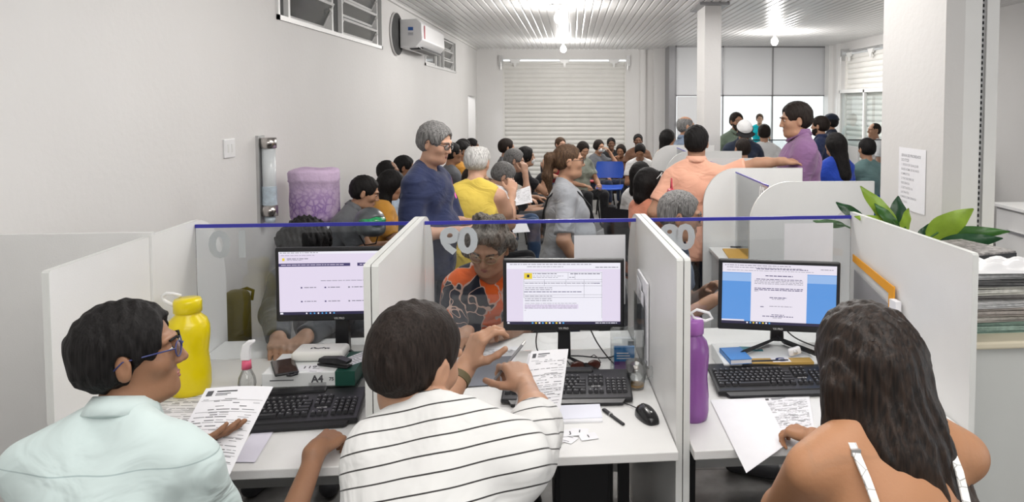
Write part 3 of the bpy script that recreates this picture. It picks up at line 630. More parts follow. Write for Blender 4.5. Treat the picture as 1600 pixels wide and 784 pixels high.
b.m = 2; b.text('A4', .026, Matrix.Translation((-.045, -.0017, .034)) @ Matrix.Rotation(math.pi/2, 4, 'X'), .0011); b.text('max', .034, Matrix.Translation((.12, -.0017, .033)) @ Matrix.Rotation(math.pi/2, 4, 'X'), .002)
for k in range(2): b.b2(-.065, -.025, -.0017, -.001, .008+k*.005, .010+k*.005)
b.m = 3; b.b2(.005, .055, -.0017, -.001, .012, .040); b.m = 2
for k in range(4): b.b2(.008, .052, -.002, -.0012, .015+k*.006, .018+k*.006)
b.text('G', .05, Matrix.Translation((.045, .03, .0552)), .003)
b.m = 3; b.b2(.01, .08, .005, .055, .0545, .0549)
b.build('wrapper', [M_ream, M_kraft, M_navy, M_paper], rg)
book('notebook', DK(.765, 2.745, .805), DA+R(3), .085, .14, .018, mat('blue_cover', (.06, .22, .55), .45), 'small blue notebook on the paper box left of the right monitor stand', 'notebook')
card(DK(.855, 2.84, .8052), DA-R(10), .09, .05, mat('teal_card', (.05, .25, .30), .5), 'teal card on the paper box behind the blue notebook', 'card', 'business_card', 2)
card(DK(.905, 2.86, .8054), DA+R(14), .08, .05, M_paper, 'white card on the paper box beside the stand of the right monitor', 'card', 'business_card', 2)
tp = thing('tape_dispenser', 'small white plastic tape piece hanging by the right monitor stand', 'tape', DK(.995, 2.735, .8055), DA); MB().rbox((0, 0, .022), (.05, .02, .03), .008, Euler((0, R(-15), 0)), 3).build('body', M_ac, tp, True); MB().cyl((0, -.012, .022), (0, .012, .022), .009).build('roll', M_clear, tp, True)
# ---- small things on the middle desk
mg = thing('glass_mug', 'clear glass mug with a little coffee left on the middle desk', 'mug', DK(.362, 2.615, .7505), DA)
MB().lathe([(.024, 0), (.028, .002), (.036, .05), (.040, .098), (.038, .098), (.034, .05), (.026, .008), (.001, .007)], n=28, close=False).build('glass', M_clear, mg, True)
MB().lathe([(.001, .0075), (.026, .008), (.028, .016), (.001, .016)], n=24, close=False).build('coffee', mat('milky_coffee', (.45, .25, .06), .3), mg, True)
MB().tube([(.037, 0, .075), (.055, 0, .078), (.062, 0, .06), (.058, 0, .04), (.035, 0, .03)], .004).build('handle', M_clear, mg, True)
tb = thing('leaflet_box', 'clear box with a blue and purple leaflet behind the glass mug', 'leaflet box', DK(.335, 2.80, .7505), DA-R(4))
MB().b2(-.048, .048, -.035, -.033, 0, .135).b2(-.048, .048, .033, .035, 0, .16).b2(-.048, -.046, -.035, .035, 0, .135).b2(.046, .048, -.035, .035, 0, .135).b2(-.048, .048, -.035, .035, 0, .003).build('holder', M_clear, tb)
lf = MB(); lf.b2(-.035, .043, -.03, -.01, .004, .10); lf.m = 1; lf.b2(-.034, .042, -.0315, -.03, .004, .045); lf.m = 2
for k in range(3): lf.b2(-.025, .02+.005*k, -.0312, -.030, .075-k*.01, .079-k*.01)
lf.build('leaflet', [mat('leaflet_blue', (.03, .20, .48), .4), mat('leaflet_purple', (.18, .07, .25), .4), M_paper], tb)
dh = thing('document_pocket', 'clear pocket of papers fixed to the partition behind the glass mug', 'document pocket', DK(.412, 2.70, .80), DA)
MB().b2(.001, .008, 0, .26, 0, .31).build('sheet_of_paper', M_paper, dh); MB().b2(-.012, -.010, -.01, .27, -.005, .22).b2(-.012, .008, -.01, .27, -.007, -.005).build('pocket', M_clear, dh)
for k, (z, v) in enumerate(((.30, .12), (.27, .05))): MB().box((-.006, v+.05, z-.11), (.001, .12, .2), Euler((R(6-8*k), 0, 0))).build('slip_of_paper', M_paper, dh)
sg = thing('sunglasses', 'brown sunglasses lying under the middle monitor', 'sunglasses', DK(.19, 2.80, .7505), DA+R(8))
for s in (-1, 1): MB().ball((s*.032, 0, .022), (.028, .006, .021), 10).build('lens', mat('brown_lens', (.06, .02, .015), .08), sg, True); MB().tube([(s*.06, 0, .03), (s*.063, .06, .028), (s*.06, .12, .02), (s*.05, .14, .006)], .002).build('temple', M_black, sg)
MB().tube([(-.01, 0, .03), (0, -.004, .034), (.01, 0, .03)], .002).build('bridge', M_black, sg)
sy = thing('stylus', 'black metal stylus lying in front of the middle keyboard', 'stylus', DK(.262, 2.345, .7505), DA+R(24))
MB().rbox((0, 0, .004), (.011, .085, .007), .003).build('blade', M_blackm, sy); MB().rbox((0, .065, .005), (.014, .055, .009), .004).build('grip', M_black, sy); MB().cyl((0, .039, .0045), (0, .044, .0045), .0075).build('ring', M_metal, sy)
pad = thing('paper_pad', 'small stack of blank sheets in front of the middle keyboard', 'paper stack', DK(.125, 2.40, .7505), DA-R(1))
MB().b2(-.09, .09, -.06, .055, 0, .006).build('lower_sheets', M_paper, pad); MB().box((.0, .008, .0085), (.18, .10, .003), Euler((R(2), 0, R(1)))).build('top_sheets', mat('bluish_paper', (.74, .75, .84), .7), pad)
for k, (u, v, a, lb) in enumerate(((.05, 2.285, 20, 'number ticket nearest the striped shirt, topmost of its heap'), (.135, 2.275, -8, 'number ticket right of the heap, figure turned away'), (.095, 2.225, -35, 'number ticket at the front of the heap'), (.16, 2.235, 12, 'wide number ticket at the right of the heap'), (.05, 2.20, 50, 'number ticket at the front left corner of the heap'), (.105, 2.262, 5, 'number ticket in the middle of the heap'))):
    card(DK(u, v, .7506+.0007*k), DA+R(a), .055, .045, M_paper, lb, lines=0 if k % 2 else 2, txtc=('J' if k == 5 else '1') if k % 2 else None, group='number tickets on the middle desk')
# ---- papers
def sheet(pts4, name, label, n=8, bend=.0, lines=None, m=M_paper, th=.0008, heading=True, cat='paper', group=None):
    """a sheet of paper through four world corners (top-left, top-right, bottom-right, bottom-left), bulged by bend along its normal"""
    A, B, C, D = [Vector(p) for p in pts4]; nrm = (B-A).cross(D-A).normalized()
    if nrm.z < 0: nrm = -nrm
    f = lambda s, t, e=0.: (A*(1-s)+B*s)*(1-t)+(D*(1-s)+C*s)*t+nrm*(bend*math.sin(math.pi*s)*(.5+.5*t)+bend*.6*math.sin(math.pi*t)+e)
    b = MB(); b.smooth = False
    for e in (th, 0.):
        vs = [f(i/n, j/n, e) for j in range(n+1) for i in range(n+1)]
        b.add(vs, [(j*(n+1)+i, j*(n+1)+i+1, (j+1)*(n+1)+i+1, (j+1)*(n+1)+i) for j in range(n) for i in range(n)])
    b.m = 1; r_ = random.Random(len(label))
    def q(s0, s1, t0, t1):
        k = max(1, int((s1-s0)*n*1.5))
        for a in range(k):
            u0, u1 = s0+(s1-s0)*a/k, s0+(s1-s0)*(a+1)/k; b.add([f(u0, t0, th+.0006), f(u1, t0, th+.0006), f(u1, t1, th+.0006), f(u0, t1, th+.0006)], [(0, 1, 2, 3)])
    if lines:
        if heading: q(.06, .15, .04, .10); q(.2, .5, .045, .06); q(.2, .42, .075, .083); q(.2, .38, .092, .098)
        t = .14 if heading else .05
        while t < lines:
            s = .06
            while s < .9:
                w = r_.uniform(.04, .2)
                if r_.random() < .62: q(s, min(.93, s+w), t, t+r_.choice((.0035, .005, .007)))
                s += w+r_.uniform(.01, .05)
            t += r_.choice((.022, .022, .035))
            if r_.random() < .18: q(.04, .95, t-.008, t-.0055)
    cen = (A+B+C+D)/4
    b.v = [tuple(Vector(v)-cen) for v in b.v]
    o = b.build(name, [m, M_ink if lines else m]); o.location = cen; return tag(o, label, cat, group)
M_inkp = M_ink
# desk 10
def P(u, v, z): return DK(u, v, z)
sheet([P(-1.12, 2.09, .99), P(-.80, 2.12, .96), P(-.80, 1.86, .80), P(-1.14, 1.84, .84)][:4], 'printed_form', 'hidden', lines=.9) if False else None
# sheets taped to the desk screens
sheet([P(.16, 3.054, 1.235), P(.375, 3.054, 1.235), P(.375, 3.054, .94), P(.16, 3.054, .94)], 'notice_sheet', 'white sheet taped to the middle glass screen behind the monitor', m=M_paper)
sheet([P(1.06, 3.054, 1.272), P(1.275, 3.054, 1.272), P(1.275, 3.054, .975), P(1.06, 3.054, .975)], 'notice_sheet', 'white sheet taped to the right glass screen behind the monitor', m=M_paper)
# notice on the near pillar
b = MB(); b.b2(-.001, .0, -.15, .13, 0, .30); b.m = 1
M = Matrix.Translation((-.0015, .0, .262)) @ Matrix.Rotation(-math.pi/2, 4, 'Z') @ Matrix.Rotation(math.pi/2, 4, 'X')
for k, t in enumerate(('SENHA DE PRIORIDADE', 'DO ITCD:', '1. IDOSOS DE QUALQUER', 'IDADE ACIMA DE 60 ANOS', 'COMPLETOS;', '2. PORTADORES DE', 'DEFICIENCIA;', '3. GESTANTES OU', 'LACTANTES;', '4. MAES COM CRIANCA', 'DE COLO.')):
    b.text(t, .019 if k < 2 else .0155, Matrix.Translation((0, 0, -.0225*k)) @ M @ Matrix.Translation((.115 if False else -.10, 0, 0)), .0005 if k < 2 else .0001, 'LEFT')
nto = tag(b.build('notice_sheet', [M_paper, M_inkl, M_clear]), 'printed priority notice in a clear sleeve on the near pillar', 'notice'); put(nto, (1.618, 3.47, 1.27))
# folder pocket on the right partition
fp = thing('folder_pocket', 'clear plastic folder with an orange strap on the right partition', 'folder', DK(1.355, 2.62, .86), DA)
M_or = mat('orange_elastic', (.75, .33, .02), .5)
MB().prism([(-.004, .38, .22), (-.004, .05, .15), (-.004, .05, .0), (-.004, .38, .0)], (-.004, 0, 0)).build('folder', mat('smoky_plastic', (.36, .36, .38), .25, alpha=.75), fp)
MB().prism([(-.010, .385, .285), (-.010, .03, .235), (-.010, .03, .195), (-.010, .385, .255)], (-.003, 0, 0)).build('strap', M_or, fp); MB().b2(-.014, -.008, .02, .06, .13, .235).build('strap_end', M_or, fp); MB().b2(-.03, -.008, -.03, .02, .14, .19).build('paper_tag', M_paper, fp)
# ---- counter with old files, plant
ct = thing('side_counter', 'grey-fronted counter with a cream edge at the far right', 'counter', DK(1.385, 2.27), DA)
MB().b2(0, 1.0, .02, .82, 0, .975).build('body', mat('counter_grey', (.55, .56, .54), .45), ct); MB().rbox((.5, .415, .9875), (1.0, .84, .026), .008, seg=3).build('worktop', mat('cream_laminate', (.66, .60, .46), .4), ct)
folders = [(.045, (.20, .30, .25), .25, .0, 'teal-edged file at the bottom of the pile of old files'), (.028, (.50, .47, .43), .23, 2, 'tan file second from the bottom of the pile'), (.03, (.38, .34, .31), .24, -2, 'brown worn file in the lower pile'), (.022, (.62, .62, .62), .26, 3, 'pale grey file in the middle of the pile'), (.03, (.30, .28, .27), .22, -1, 'dark-edged file in the middle of the pile'), (.034, (.58, .57, .52), .25, 1.5, 'thick beige file above the dark-edged one'), (.022, (.12, .12, .12), .26, -2, 'thin black file under the loose white papers'), (.026, (.72, .72, .73), .25, 2, 'bundle of loose white papers near the top of the pile')]
z = 1.0005
for k, (h, c, d, a, lb) in enumerate(folders):
    h *= .82
    r = thing('case_file', lb, 'file', DK(1.60+.008*math.sin(k*2.2), 2.52+.012*math.cos(k*1.7), z), DA+R(a), 'pile of old case files')
    pm = mat('old_paper_%d' % k, tuple(min(.8, x*1.15+.08) for x in c), .8, bump=.4, bscale=90, var=.3, vscale=40)
    b = MB(); q = 5
    for j in range(q): b.box((.004*math.sin(j*3+k), .004*math.cos(j*2), h*(j+.5)/q), (.36+.01*math.sin(j*5+k), d*1.35, h/q*.86), Euler((0, R(.6*math.sin(j+k)), R(1.2*math.sin(j*4+k)))))
    b.build('paper_block', pm, r)
    c_ = MB(); c_.box((0, 0, h-.001), (.385, d*1.45, .002), Euler((0, R(-.8), 0))); c_.box((0, 0, .001), (.38, d*1.42, .002)); c_.build('cover', mat('file_cover_%d' % k, c, .6, var=.3, vscale=15), r)
    z += h+.002
bx = thing('box_file', 'mottled grey box file lying on top of the pile of old files', 'file', DK(1.60, 2.66, z), DA+R(14), 'pile of old case files')
mo = mat('mottled_board', (.30, .28, .27), .6, var=.75, vscale=55); MB().rbox((0, 0, .014), (.30, .26, .026), .003).build('box', mo, bx); MB().b2(-.15, .15, -.132, -.13, .004, .02).build('label_strip', M_blackm, bx)
# crumpled white bag on the pile
b = MB(); n = 22; vs = []
for j in range(n+1):
    for i in range(n+1):
        s, t = i/n-.5, j/n-.5; e = max(0, 1-(2*abs(s))**4)*max(0, 1-(2*abs(t))**4); vs.append((s*.36, t*.17, .024*e*(1+.35*math.sin(i*.8+j*.7)+.25*math.sin(j*1.1-i*.5))+.002))
b.add(vs+[(v[0], v[1], 0) for v in vs], [(j*(n+1)+i, j*(n+1)+i+1, (j+1)*(n+1)+i+1, (j+1)*(n+1)+i) for j in range(n) for i in range(n)]+[((n+1)**2+j*(n+1)+i, (n+1)**2+(j+1)*(n+1)+i, (n+1)**2+(j+1)*(n+1)+i+1, (n+1)**2+j*(n+1)+i+1) for j in range(n) for i in range(n)])
tag(put(b.build('plastic_bag', mat('white_bag', (.78, .78, .79), .35), None, True), DK(1.63, 2.40, z+.001), DA+R(-4)), 'crumpled white plastic bag on the front of the file pile', 'plastic bag')
# ================================================================== PEOPLE: smooth blended volumes turned into one surface
V3 = lambda *a: np.array(a, float)
def cap(a, b, ra, rb=None, k=.03, op='u', cut=None): return dict(t='c', a=np.array(a, float), b=np.array(b, float), ra=ra, rb=ra if rb is None else rb, k=k, op=op, cut=cut)
def ell(c, r, M=None, k=.03, op='u', cut=None): return dict(t='e', c=np.array(c, float), r=np.array(r, float), M=np.eye(3) if M is None else M, k=k, op=op, cut=cut)
def pbox(p):
    if p['t'] == 'c':
        r = max(p['ra'], p['rb']); return np.minimum(p['a'], p['b'])-r, np.maximum(p['a'], p['b'])+r
    e = np.sqrt(((p['M']*p['r'])**2).sum(1)); return p['c']-e, p['c']+e
def field(prims, lo, hi, h, noise=None):
    n = np.maximum(2, np.ceil((hi-lo)/h).astype(int)+1); ax = [lo[i]+h*np.arange(n[i]) for i in range(3)]
    F = np.full(n, .5, np.float32)
    for p in prims:
        a, b = pbox(p); m = p['k']*(3. if p['t'] == 'e' else 1.15)+2.5*h+(.025 if p['t'] == 'e' else .008)
        i0 = np.maximum(0, np.floor((a-m-lo)/h).astype(int)); i1 = np.minimum(n, np.ceil((b+m-lo)/h).astype(int)+1)
        if (i1 <= i0).any(): continue
        X = ax[0][i0[0]:i1[0]][:, None, None]; Y = ax[1][i0[1]:i1[1]][None, :, None]; Z = ax[2][i0[2]:i1[2]][None, None, :]
        if p['t'] == 'c':
            A, B = p['a'], p['b']; d = B-A; L = max(1e-9, d.dot(d)); px, py, pz = X-A[0], Y-A[1], Z-A[2]
            t = np.clip((px*d[0]+py*d[1]+pz*d[2])/L, 0, 1)
            D = np.sqrt((px-t*d[0])**2+(py-t*d[1])**2+(pz-t*d[2])**2)-(p['ra']+(p['rb']-p['ra'])*t)
        else:
            px, py, pz = X-p['c'][0], Y-p['c'][1], Z-p['c'][2]; M = p['M']; r = p['r']
            q = [(px*M[0, i]+py*M[1, i]+pz*M[2, i]) for i in range(3)]
            k0 = np.sqrt(sum((q[i]/r[i])**2 for i in range(3)))+1e-9; k1 = np.sqrt(sum((q[i]/r[i]**2)**2 for i in range(3)))+1e-9
            D = k0*(k0-1)/k1
        if p['cut']:
            for (c, nn) in p['cut']: D = np.maximum(D, (X-c[0])*nn[0]+(Y-c[1])*nn[1]+(Z-c[2])*nn[2])
        S = F[i0[0]:i1[0], i0[1]:i1[1], i0[2]:i1[2]]; k = max(p['k'], 1e-4)
        if p['op'] == 'u': hh = np.maximum(k-np.abs(S-D), 0)/k; S[...] = np.minimum(S, D)-hh*hh*k/4
        else: hh = np.maximum(k-np.abs(S+D), 0)/k; S[...] = np.maximum(S, -D)+hh*hh*k/4
    if noise is not None:
        X = ax[0][:, None, None]; Y = ax[1][None, :, None]; Z = ax[2][None, None, :]; F += noise(X, Y, Z).astype(np.float32)
    return F
def nets(F, lo, h):
    s = F < 0; n = F.shape; sl = lambda i, m: slice(i, m-1+i)
    cnt = np.zeros((n[0]-1, n[1]-1, n[2]-1), np.int8)
    C = [(i, j, k) for i in (0, 1) for j in (0, 1) for k in (0, 1)]
    for (i, j, k) in C: cnt += s[sl(i, n[0]), sl(j, n[1]), sl(k, n[2])]
    idx = np.argwhere((cnt > 0) & (cnt < 8)); N = len(idx)
    if N == 0: return np.zeros((0, 3)), np.zeros((0, 4), int)
    vals = {c: F[idx[:, 0]+c[0], idx[:, 1]+c[1], idx[:, 2]+c[2]].astype(float) for c in C}
    acc = np.zeros((N, 3)); w = np.zeros(N)
    for c in C:
        for a in range(3):
            if c[a]: continue
            e = list(c); e[a] = 1; e = tuple(e); va, vb = vals[c], vals[e]; m = (va < 0) != (vb < 0)
            t = np.where(m, va/np.where(np.abs(va-vb) < 1e-12, 1, va-vb), 0)
            p = np.array(c, float)[None, :].repeat(N, 0); p[:, a] = t; acc += p*m[:, None]; w += m
    V = lo+h*(idx+acc/w[:, None])
    G = np.full(cnt.shape, -1, np.int64); G[idx[:, 0], idx[:, 1], idx[:, 2]] = np.arange(N); Q = []
    for a in range(3):
        b, c = (a+1) % 3, (a+2) % 3
        s0 = [slice(None)]*3; s1 = [slice(None)]*3; s0[a] = slice(0, -1); s1[a] = slice(1, None)
        e = np.argwhere(s[tuple(s0)] != s[tuple(s1)]); e = e[(e[:, b] > 0) & (e[:, c] > 0) & (e[:, b] < n[b]-1) & (e[:, c] < n[c]-1)]
        if len(e) == 0: continue
        def g(db, dc): q = e.copy(); q[:, b] += db; q[:, c] += dc; return G[q[:, 0], q[:, 1], q[:, 2]]
        f = np.stack([g(-1, -1), g(0, -1), g(0, 0), g(-1, 0)], 1)
        ins = s[tuple(s0)][e[:, 0], e[:, 1], e[:, 2]]; f[~ins] = f[~ins][:, ::-1]; Q.append(f[(f >= 0).all(1)])
    return V, np.concatenate(Q) if Q else np.zeros((0, 4), int)
def bounds(prims):
    a = np.array([pbox(p)[0] for p in prims if p['op'] == 'u']).min(0); b = np.array([pbox(p)[1] for p in prims if p['op'] == 'u']).max(0); return a, b
def surf(name, prims, h, mats, origin, parent, noise=None, fine=(), h2=None, mi=None):
    """fine: list of (lo, hi) boxes meshed again with the finer step h2"""
    lo, hi = bounds(prims); m = 3*h+.01; lo = lo-m; hi = hi+m
    V, Q = nets(field(prims, lo, hi, h, noise), lo, h); AV = []; AQ = []; off = 0
    if len(fine):
        c = V[Q].mean(1); keep = np.ones(len(Q), bool)
        for (a, b) in fine: keep &= ~((c > a+h*1.0) & (c < b-h*1.0)).all(1)
        Q = Q[keep]
    AV.append(V); AQ.append(Q); off = len(V)
    for (a, b) in fine:
        v, q = nets(field([p for p in prims], np.array(a), np.array(b), h2, noise), np.array(a), h2); AV.append(v); AQ.append(q+off); off += len(v)
    V = np.concatenate(AV)-np.array(origin); Q = np.concatenate(AQ)
    used = np.zeros(len(V), bool); used[Q.ravel()] = True; re = np.cumsum(used)-1; V = V[used]; Q = re[Q]
    me = bpy.data.meshes.new(name); me.vertices.add(len(V)); me.vertices.foreach_set('co', V.astype(np.float32).ravel())
    me.loops.add(Q.size); me.loops.foreach_set('vertex_index', Q.astype(np.int32).ravel())
    me.polygons.add(len(Q)); me.polygons.foreach_set('loop_start', np.arange(0, Q.size, 4, dtype=np.int32)); me.polygons.foreach_set('loop_total', np.full(len(Q), 4, np.int32))
    me.update(calc_edges=True); me.polygons.foreach_set('use_smooth', np.ones(len(Q), bool))
    for mm in (mats if isinstance(mats, (list, tuple)) else [mats]): me.materials.append(mm)
    if mi is not None: me.polygons.foreach_set('material_index', mi(V[Q].mean(1)+np.array(origin)).astype(np.int32))
    o = bpy.data.objects.new(name, me); COL.objects.link(o)
    if parent: o.parent = parent
    return o
def Rz(a): c, s = math.cos(a), math.sin(a); return np.array([[c, -s, 0], [s, c, 0], [0, 0, 1.]])
def Rx(a): c, s = math.cos(a), math.sin(a); return np.array([[1., 0, 0], [0, c, -s], [0, s, c]])
def Ry(a): c, s = math.cos(a), math.sin(a); return np.array([[c, 0, s], [0, 1., 0], [-s, 0, c]])
def unit(v): v = np.array(v, float); return v/max(1e-9, np.linalg.norm(v))
SKIN = {}
_hr = random.Random(5); HW_ = [(_hr.uniform(-260, 260), _hr.uniform(-260, 260), _hr.uniform(-70, 70), _hr.uniform(0, 6)) for _ in range(6)]
def skin(name, c):
    m = mat('skin_'+name, c, .5, spec=.35, bump=.06, bscale=120, var=.06, vscale=10)
    b = m.node_tree.nodes['Principled BSDF']; b.inputs['Subsurface Weight'].default_value = .12; b.inputs['Subsurface Radius'].default_value = (.02, .008, .004); b.inputs['Subsurface Scale'].default_value = .4; SKIN[name] = m; return m
skin('light', (.56, .33, .23)); skin('tan', (.42, .235, .15)); skin('brown', (.30, .155, .09)); skin('dark', (.14, .07, .042)); skin('bronze', (.40, .20, .105))
def hairmat(name, c, c2=None, rough=.6, stretch=(240, 240, 14), spec=.22):
    m = mat('hair_'+name, c, rough, spec=spec); nt = m.node_tree; b = nt.nodes['Principled BSDF']; tc = [n for n in nt.nodes if n.type == 'TEX_COORD'][0]
    mp = nt.nodes.new('ShaderNodeMapping'); mp.inputs['Scale'].default_value = stretch; n = nt.nodes.new('ShaderNodeTexNoise'); n.inputs['Scale'].default_value = 1; n.inputs['Detail'].default_value = 6
    nt.links.new(tc.outputs['Object'], mp.inputs[0]); nt.links.new(mp.outputs[0], n.inputs['Vector'])
    r = nt.nodes.new('ShaderNodeValToRGB'); r.color_ramp.elements[0].position = .35; r.color_ramp.elements[1].position = .65
    c2 = c2 or tuple(x*1.5+.004 for x in c); r.color_ramp.elements[0].color = (*[x*.6 for x in c], 1); r.color_ramp.elements[1].color = (*c2, 1)
    bp = nt.nodes.new('ShaderNodeBump'); bp.inputs['Strength'].default_value = .7; bp.inputs['Distance'].default_value = .004
    nt.links.new(n.outputs['Fac'], r.inputs[0]); nt.links.new(r.outputs[0], b.inputs['Base Color']); nt.links.new(n.outputs['Fac'], bp.inputs['Height']); nt.links.new(bp.outputs[0], b.inputs['Normal']); return m
HB = hairmat('black', (.006, .005, .005)); HD = hairmat('dark_brown', (.013, .008, .006)); HG = hairmat('grey', (.10, .097, .094), (.27, .265, .26)); HW = hairmat('white', (.50, .49, .47), (.72, .71, .69)); HBR = hairmat('brown', (.045, .024, .014), (.12, .07, .04)); HSALT = hairmat('greying', (.045, .038, .032), (.20, .175, .15))
def cloth(name, c, bump=.5, bscale=9, rough=.8, var=.05):
    new = 'cloth_'+name not in _mats; m = mat('cloth_'+name, c, rough, spec=.2, bump=bump, bscale=bscale, var=var, vscale=5, sheen=.15)
    if new:
        nt = m.node_tree; bp = [n for n in nt.nodes if n.type == 'BUMP'][0]; ns = bp.inputs['Height'].links[0].from_node; bp.inputs['Distance'].default_value = .03; bp.inputs['Strength'].default_value = .55
        ns.inputs['Scale'].default_value = 6; ns.inputs['Detail'].default_value = 2.5; ns.inputs['Roughness'].default_value = .45; ns.inputs['Distortion'].default_value = 1.4
        mp = nt.nodes.new('ShaderNodeMapping'); mp.inputs['Rotation'].default_value = (.5, .3, .4); mp.inputs['Scale'].default_value = (1, 1, 1.7); tc = [n for n in nt.nodes if n.type == 'TEX_COORD'][0]
        nt.links.new(tc.outputs['Object'], mp.inputs[0]); nt.links.new(mp.outputs[0], ns.inputs['Vector'])
    return m
C_jean = cloth('jeans', (.045, .085, .17), var=.3); C_navyj = cloth('dark_jeans', (.018, .026, .055), var=.2); C_blk = cloth('black', (.012, .012, .014))
M_eye = mat('eye_white', (.62, .60, .57), .25); M_iris = mat('iris', (.02, .012, .008), .2); M_lip = mat('lips', (.30, .11, .09), .45); M_shoe = mat('shoe', (.05, .05, .055), .5)
M_frame = mat('spectacle_frame', (.02, .02, .025), .3)
def hand_prims(W, fwd, back, side, s, curl=(25, 30, 35, 40), thumb=(0, 0), spread=1., fk=.006):
    """side: +1 right hand, -1 left hand. returns volumes for one hand, and its box"""
    f = unit(fwd); bk = unit(np.array(back, float)-f*np.dot(f, back)); X = np.cross(f, bk); T = -X*side; s = s*1.0; out = []
    P = lambda t, y, z: W+(T*t+f*y+bk*z)*s
    kn = [(.031, .088), (.010, .093), (-.011, .088), (-.030, .078)]
    Ls = [(.040, .025, .021), (.045, .028, .022), (.041, .026, .021), (.032, .020, .018)]; rs = [.0092, .0095, .0090, .0080]
    out.append(cap(P(.0, -.03, 0), P(0, .012, 0), .026*s, .025*s, .02)); 
    out.append(ell(P(0, .048, -.003), V3(.040, .050, .0155)*s, np.stack([T, f, bk], 1), .012))
    for (t, y), r in zip(kn, rs): out.append(cap(P(t*.55, .015, .0), P(t, y, .003), .013*s, r*1.15*s, .012))
    for i in range(4):
        p = P(kn[i][0], kn[i][1], .002); a = math.radians(curl[i])*.75; sp = (kn[i][0]*2.2*spread)
        for j in range(3):
            d = unit((f*math.cos(a)-bk*math.sin(a))+T*sp*.35*math.cos(a)); q = p+d*Ls[i][j]*s; r0 = rs[i]*(1-.08*j)*s; out.append(cap(p, q, r0, r0*.92, fk if j else .008)); p = q; a += math.radians(curl[i])*(1.05 if j == 0 else .7)
    th, tb = thumb; p = P(.020, .018, -.008); a = math.radians(38+th)
    for j, L in enumerate((.046, .034, .027)):
        d = unit(T*math.sin(a)+f*math.cos(a)-bk*(.35+tb*.02)); q = p+d*L*s; r0 = (.0135, .0108, .0098)[j]*s; out.append(cap(p, q, r0, r0*.9, .010 if j == 0 else .006)); p = q; a -= math.radians(14)
    c = W+f*.07*s; return out, (c-.125*s, c+.125*s)
def arm_ik(S, Wt, l1, l2, pole):
    S = np.array(S, float); Wt = np.array(Wt, float); d = Wt-S; L = np.linalg.norm(d)
    if L > (l1+l2)*.995: k = L/((l1+l2)*.995); l1 *= k; l2 *= k
    u = d/L; a = (l1*l1-l2*l2+L*L)/(2*L); hh = math.sqrt(max(0, l1*l1-a*a)); p = np.array(pole, float); p = p-u*p.dot(u); p = unit(p); return S+u*a+p*hh
def head_prims(Hc, M, s, ears=True, fat=0., eyes=True):
    g = lambda x, y, z: Hc+M @ (V3(x, y, z)*s); E = lambda x, y, z, r, k=.02, op='u': ell(g(x, y, z), V3(*r)*s, M, k*s, op)
    o = [E(0, -.012, .030, (.074, .094, .085)), E(0, .022, -.030, (.056+fat*.01, .066, .080), .03), E(0, .054, -.080, (.028+fat*.012, .032, .026), .03), E(0, .02, -.085, (.045+fat*.015, .05, .02+fat*.008), .03)]
    for x in (-1, 1): o += [E(x*.040, .060, -.018, (.022, .020, .022), .025), cap(g(x*.012, .086, .030), g(x*.050, .070, .030), .009*s, .008*s, .012*s)]
    if eyes:
        for x in (-1, 1): o.append(E(x*.031, .094, .010, (.017, .014, .010), .014, 's'))
        for x in (-1, 1): o.append(E(x*.031, .076, .010, (.0125, .0105, .0105), .004))
    o += [cap(g(0, .086, .018), g(0, .104, -.022), .0075*s, .0105*s, .012*s), E(-.011, .094, -.027, (.008, .009, .007), .006), E(.011, .094, -.027, (.008, .009, .007), .006),
          cap(g(-.019, .080, -.054), g(.019, .080, -.054), .0075*s, .0075*s, .008*s), cap(g(-.014, .080, -.064), g(.014, .080, -.064), .0075*s, .0075*s, .006*s), cap(g(-.024, .090, -.0585), g(.024, .090, -.0585), .0018*s, .0018*s, .003*s, 's') if False else E(0, .070, -.09, (.02, .018, .014), .015)]
    if ears:
        for x in (-1, 1):
            Me = M @ Rz(x*-.35); o += [ell(g(x*.078, -.008, -.005), V3(.008, .019, .031)*s, Me, .006*s), ell(g(x*.074, -.004, -.024), V3(.008, .012, .014)*s, Me, .006*s), ell(g(x*.090, -.004, -.002), V3(.006, .010, .018)*s, Me, .004*s, 's')]
    return o
def hair_prims(Hc, M, s, style, vol=.012):
    g = lambda x, y, z: Hc+M @ (V3(x, y, z)*s); E = lambda x, y, z, r, k=.015, op='u': ell(g(x, y, z), V3(*r)*s, M, k*s, op)
    v = vol; o = [E(0, -.014, .034, (.075+v, .095+v, .084+v)), E(0, -.042, -.010, (.064+v*.8, .058+v*.8, .056), .03)]
    if style in ('long', 'bob', 'pony', 'bun'):
        o.append(E(0, -.02, .0, (.080+v, .075+v, .07), .03))
    face = [E(0, .116, -.030, (.088, .076, .124), .012, 's')]
    if style in ('back', 'pony'): face = [E(0, .112, -.030, (.090, .078, .122), .012, 's')]
    if style in ('short', 'receding', 'crew', 'bald', 'ring', 'back'):
        face += [E(x*.092, .035, -.055, (.045, .048, .062), .01, 's') for x in (-1, 1)]+[E(x*.088, -.004, -.010, (.026, .020, .034), .006, 's') for x in (-1, 1)]
        face.append(ell(g(0, -.02, -.125), V3(.12, .14, .064)*s, M, .01*s, 's'))
    if style == 'receding': face.append(E(0, .075, .085, (.058, .055, .045), .015, 's'))
    if style in ('bald', 'ring'): face.append(E(0, .015, .130, (.058, .115, .072), .015, 's'))
    return o+face
C_glass = thin_glass('spectacle_glass', (.93, .95, .95), .08)
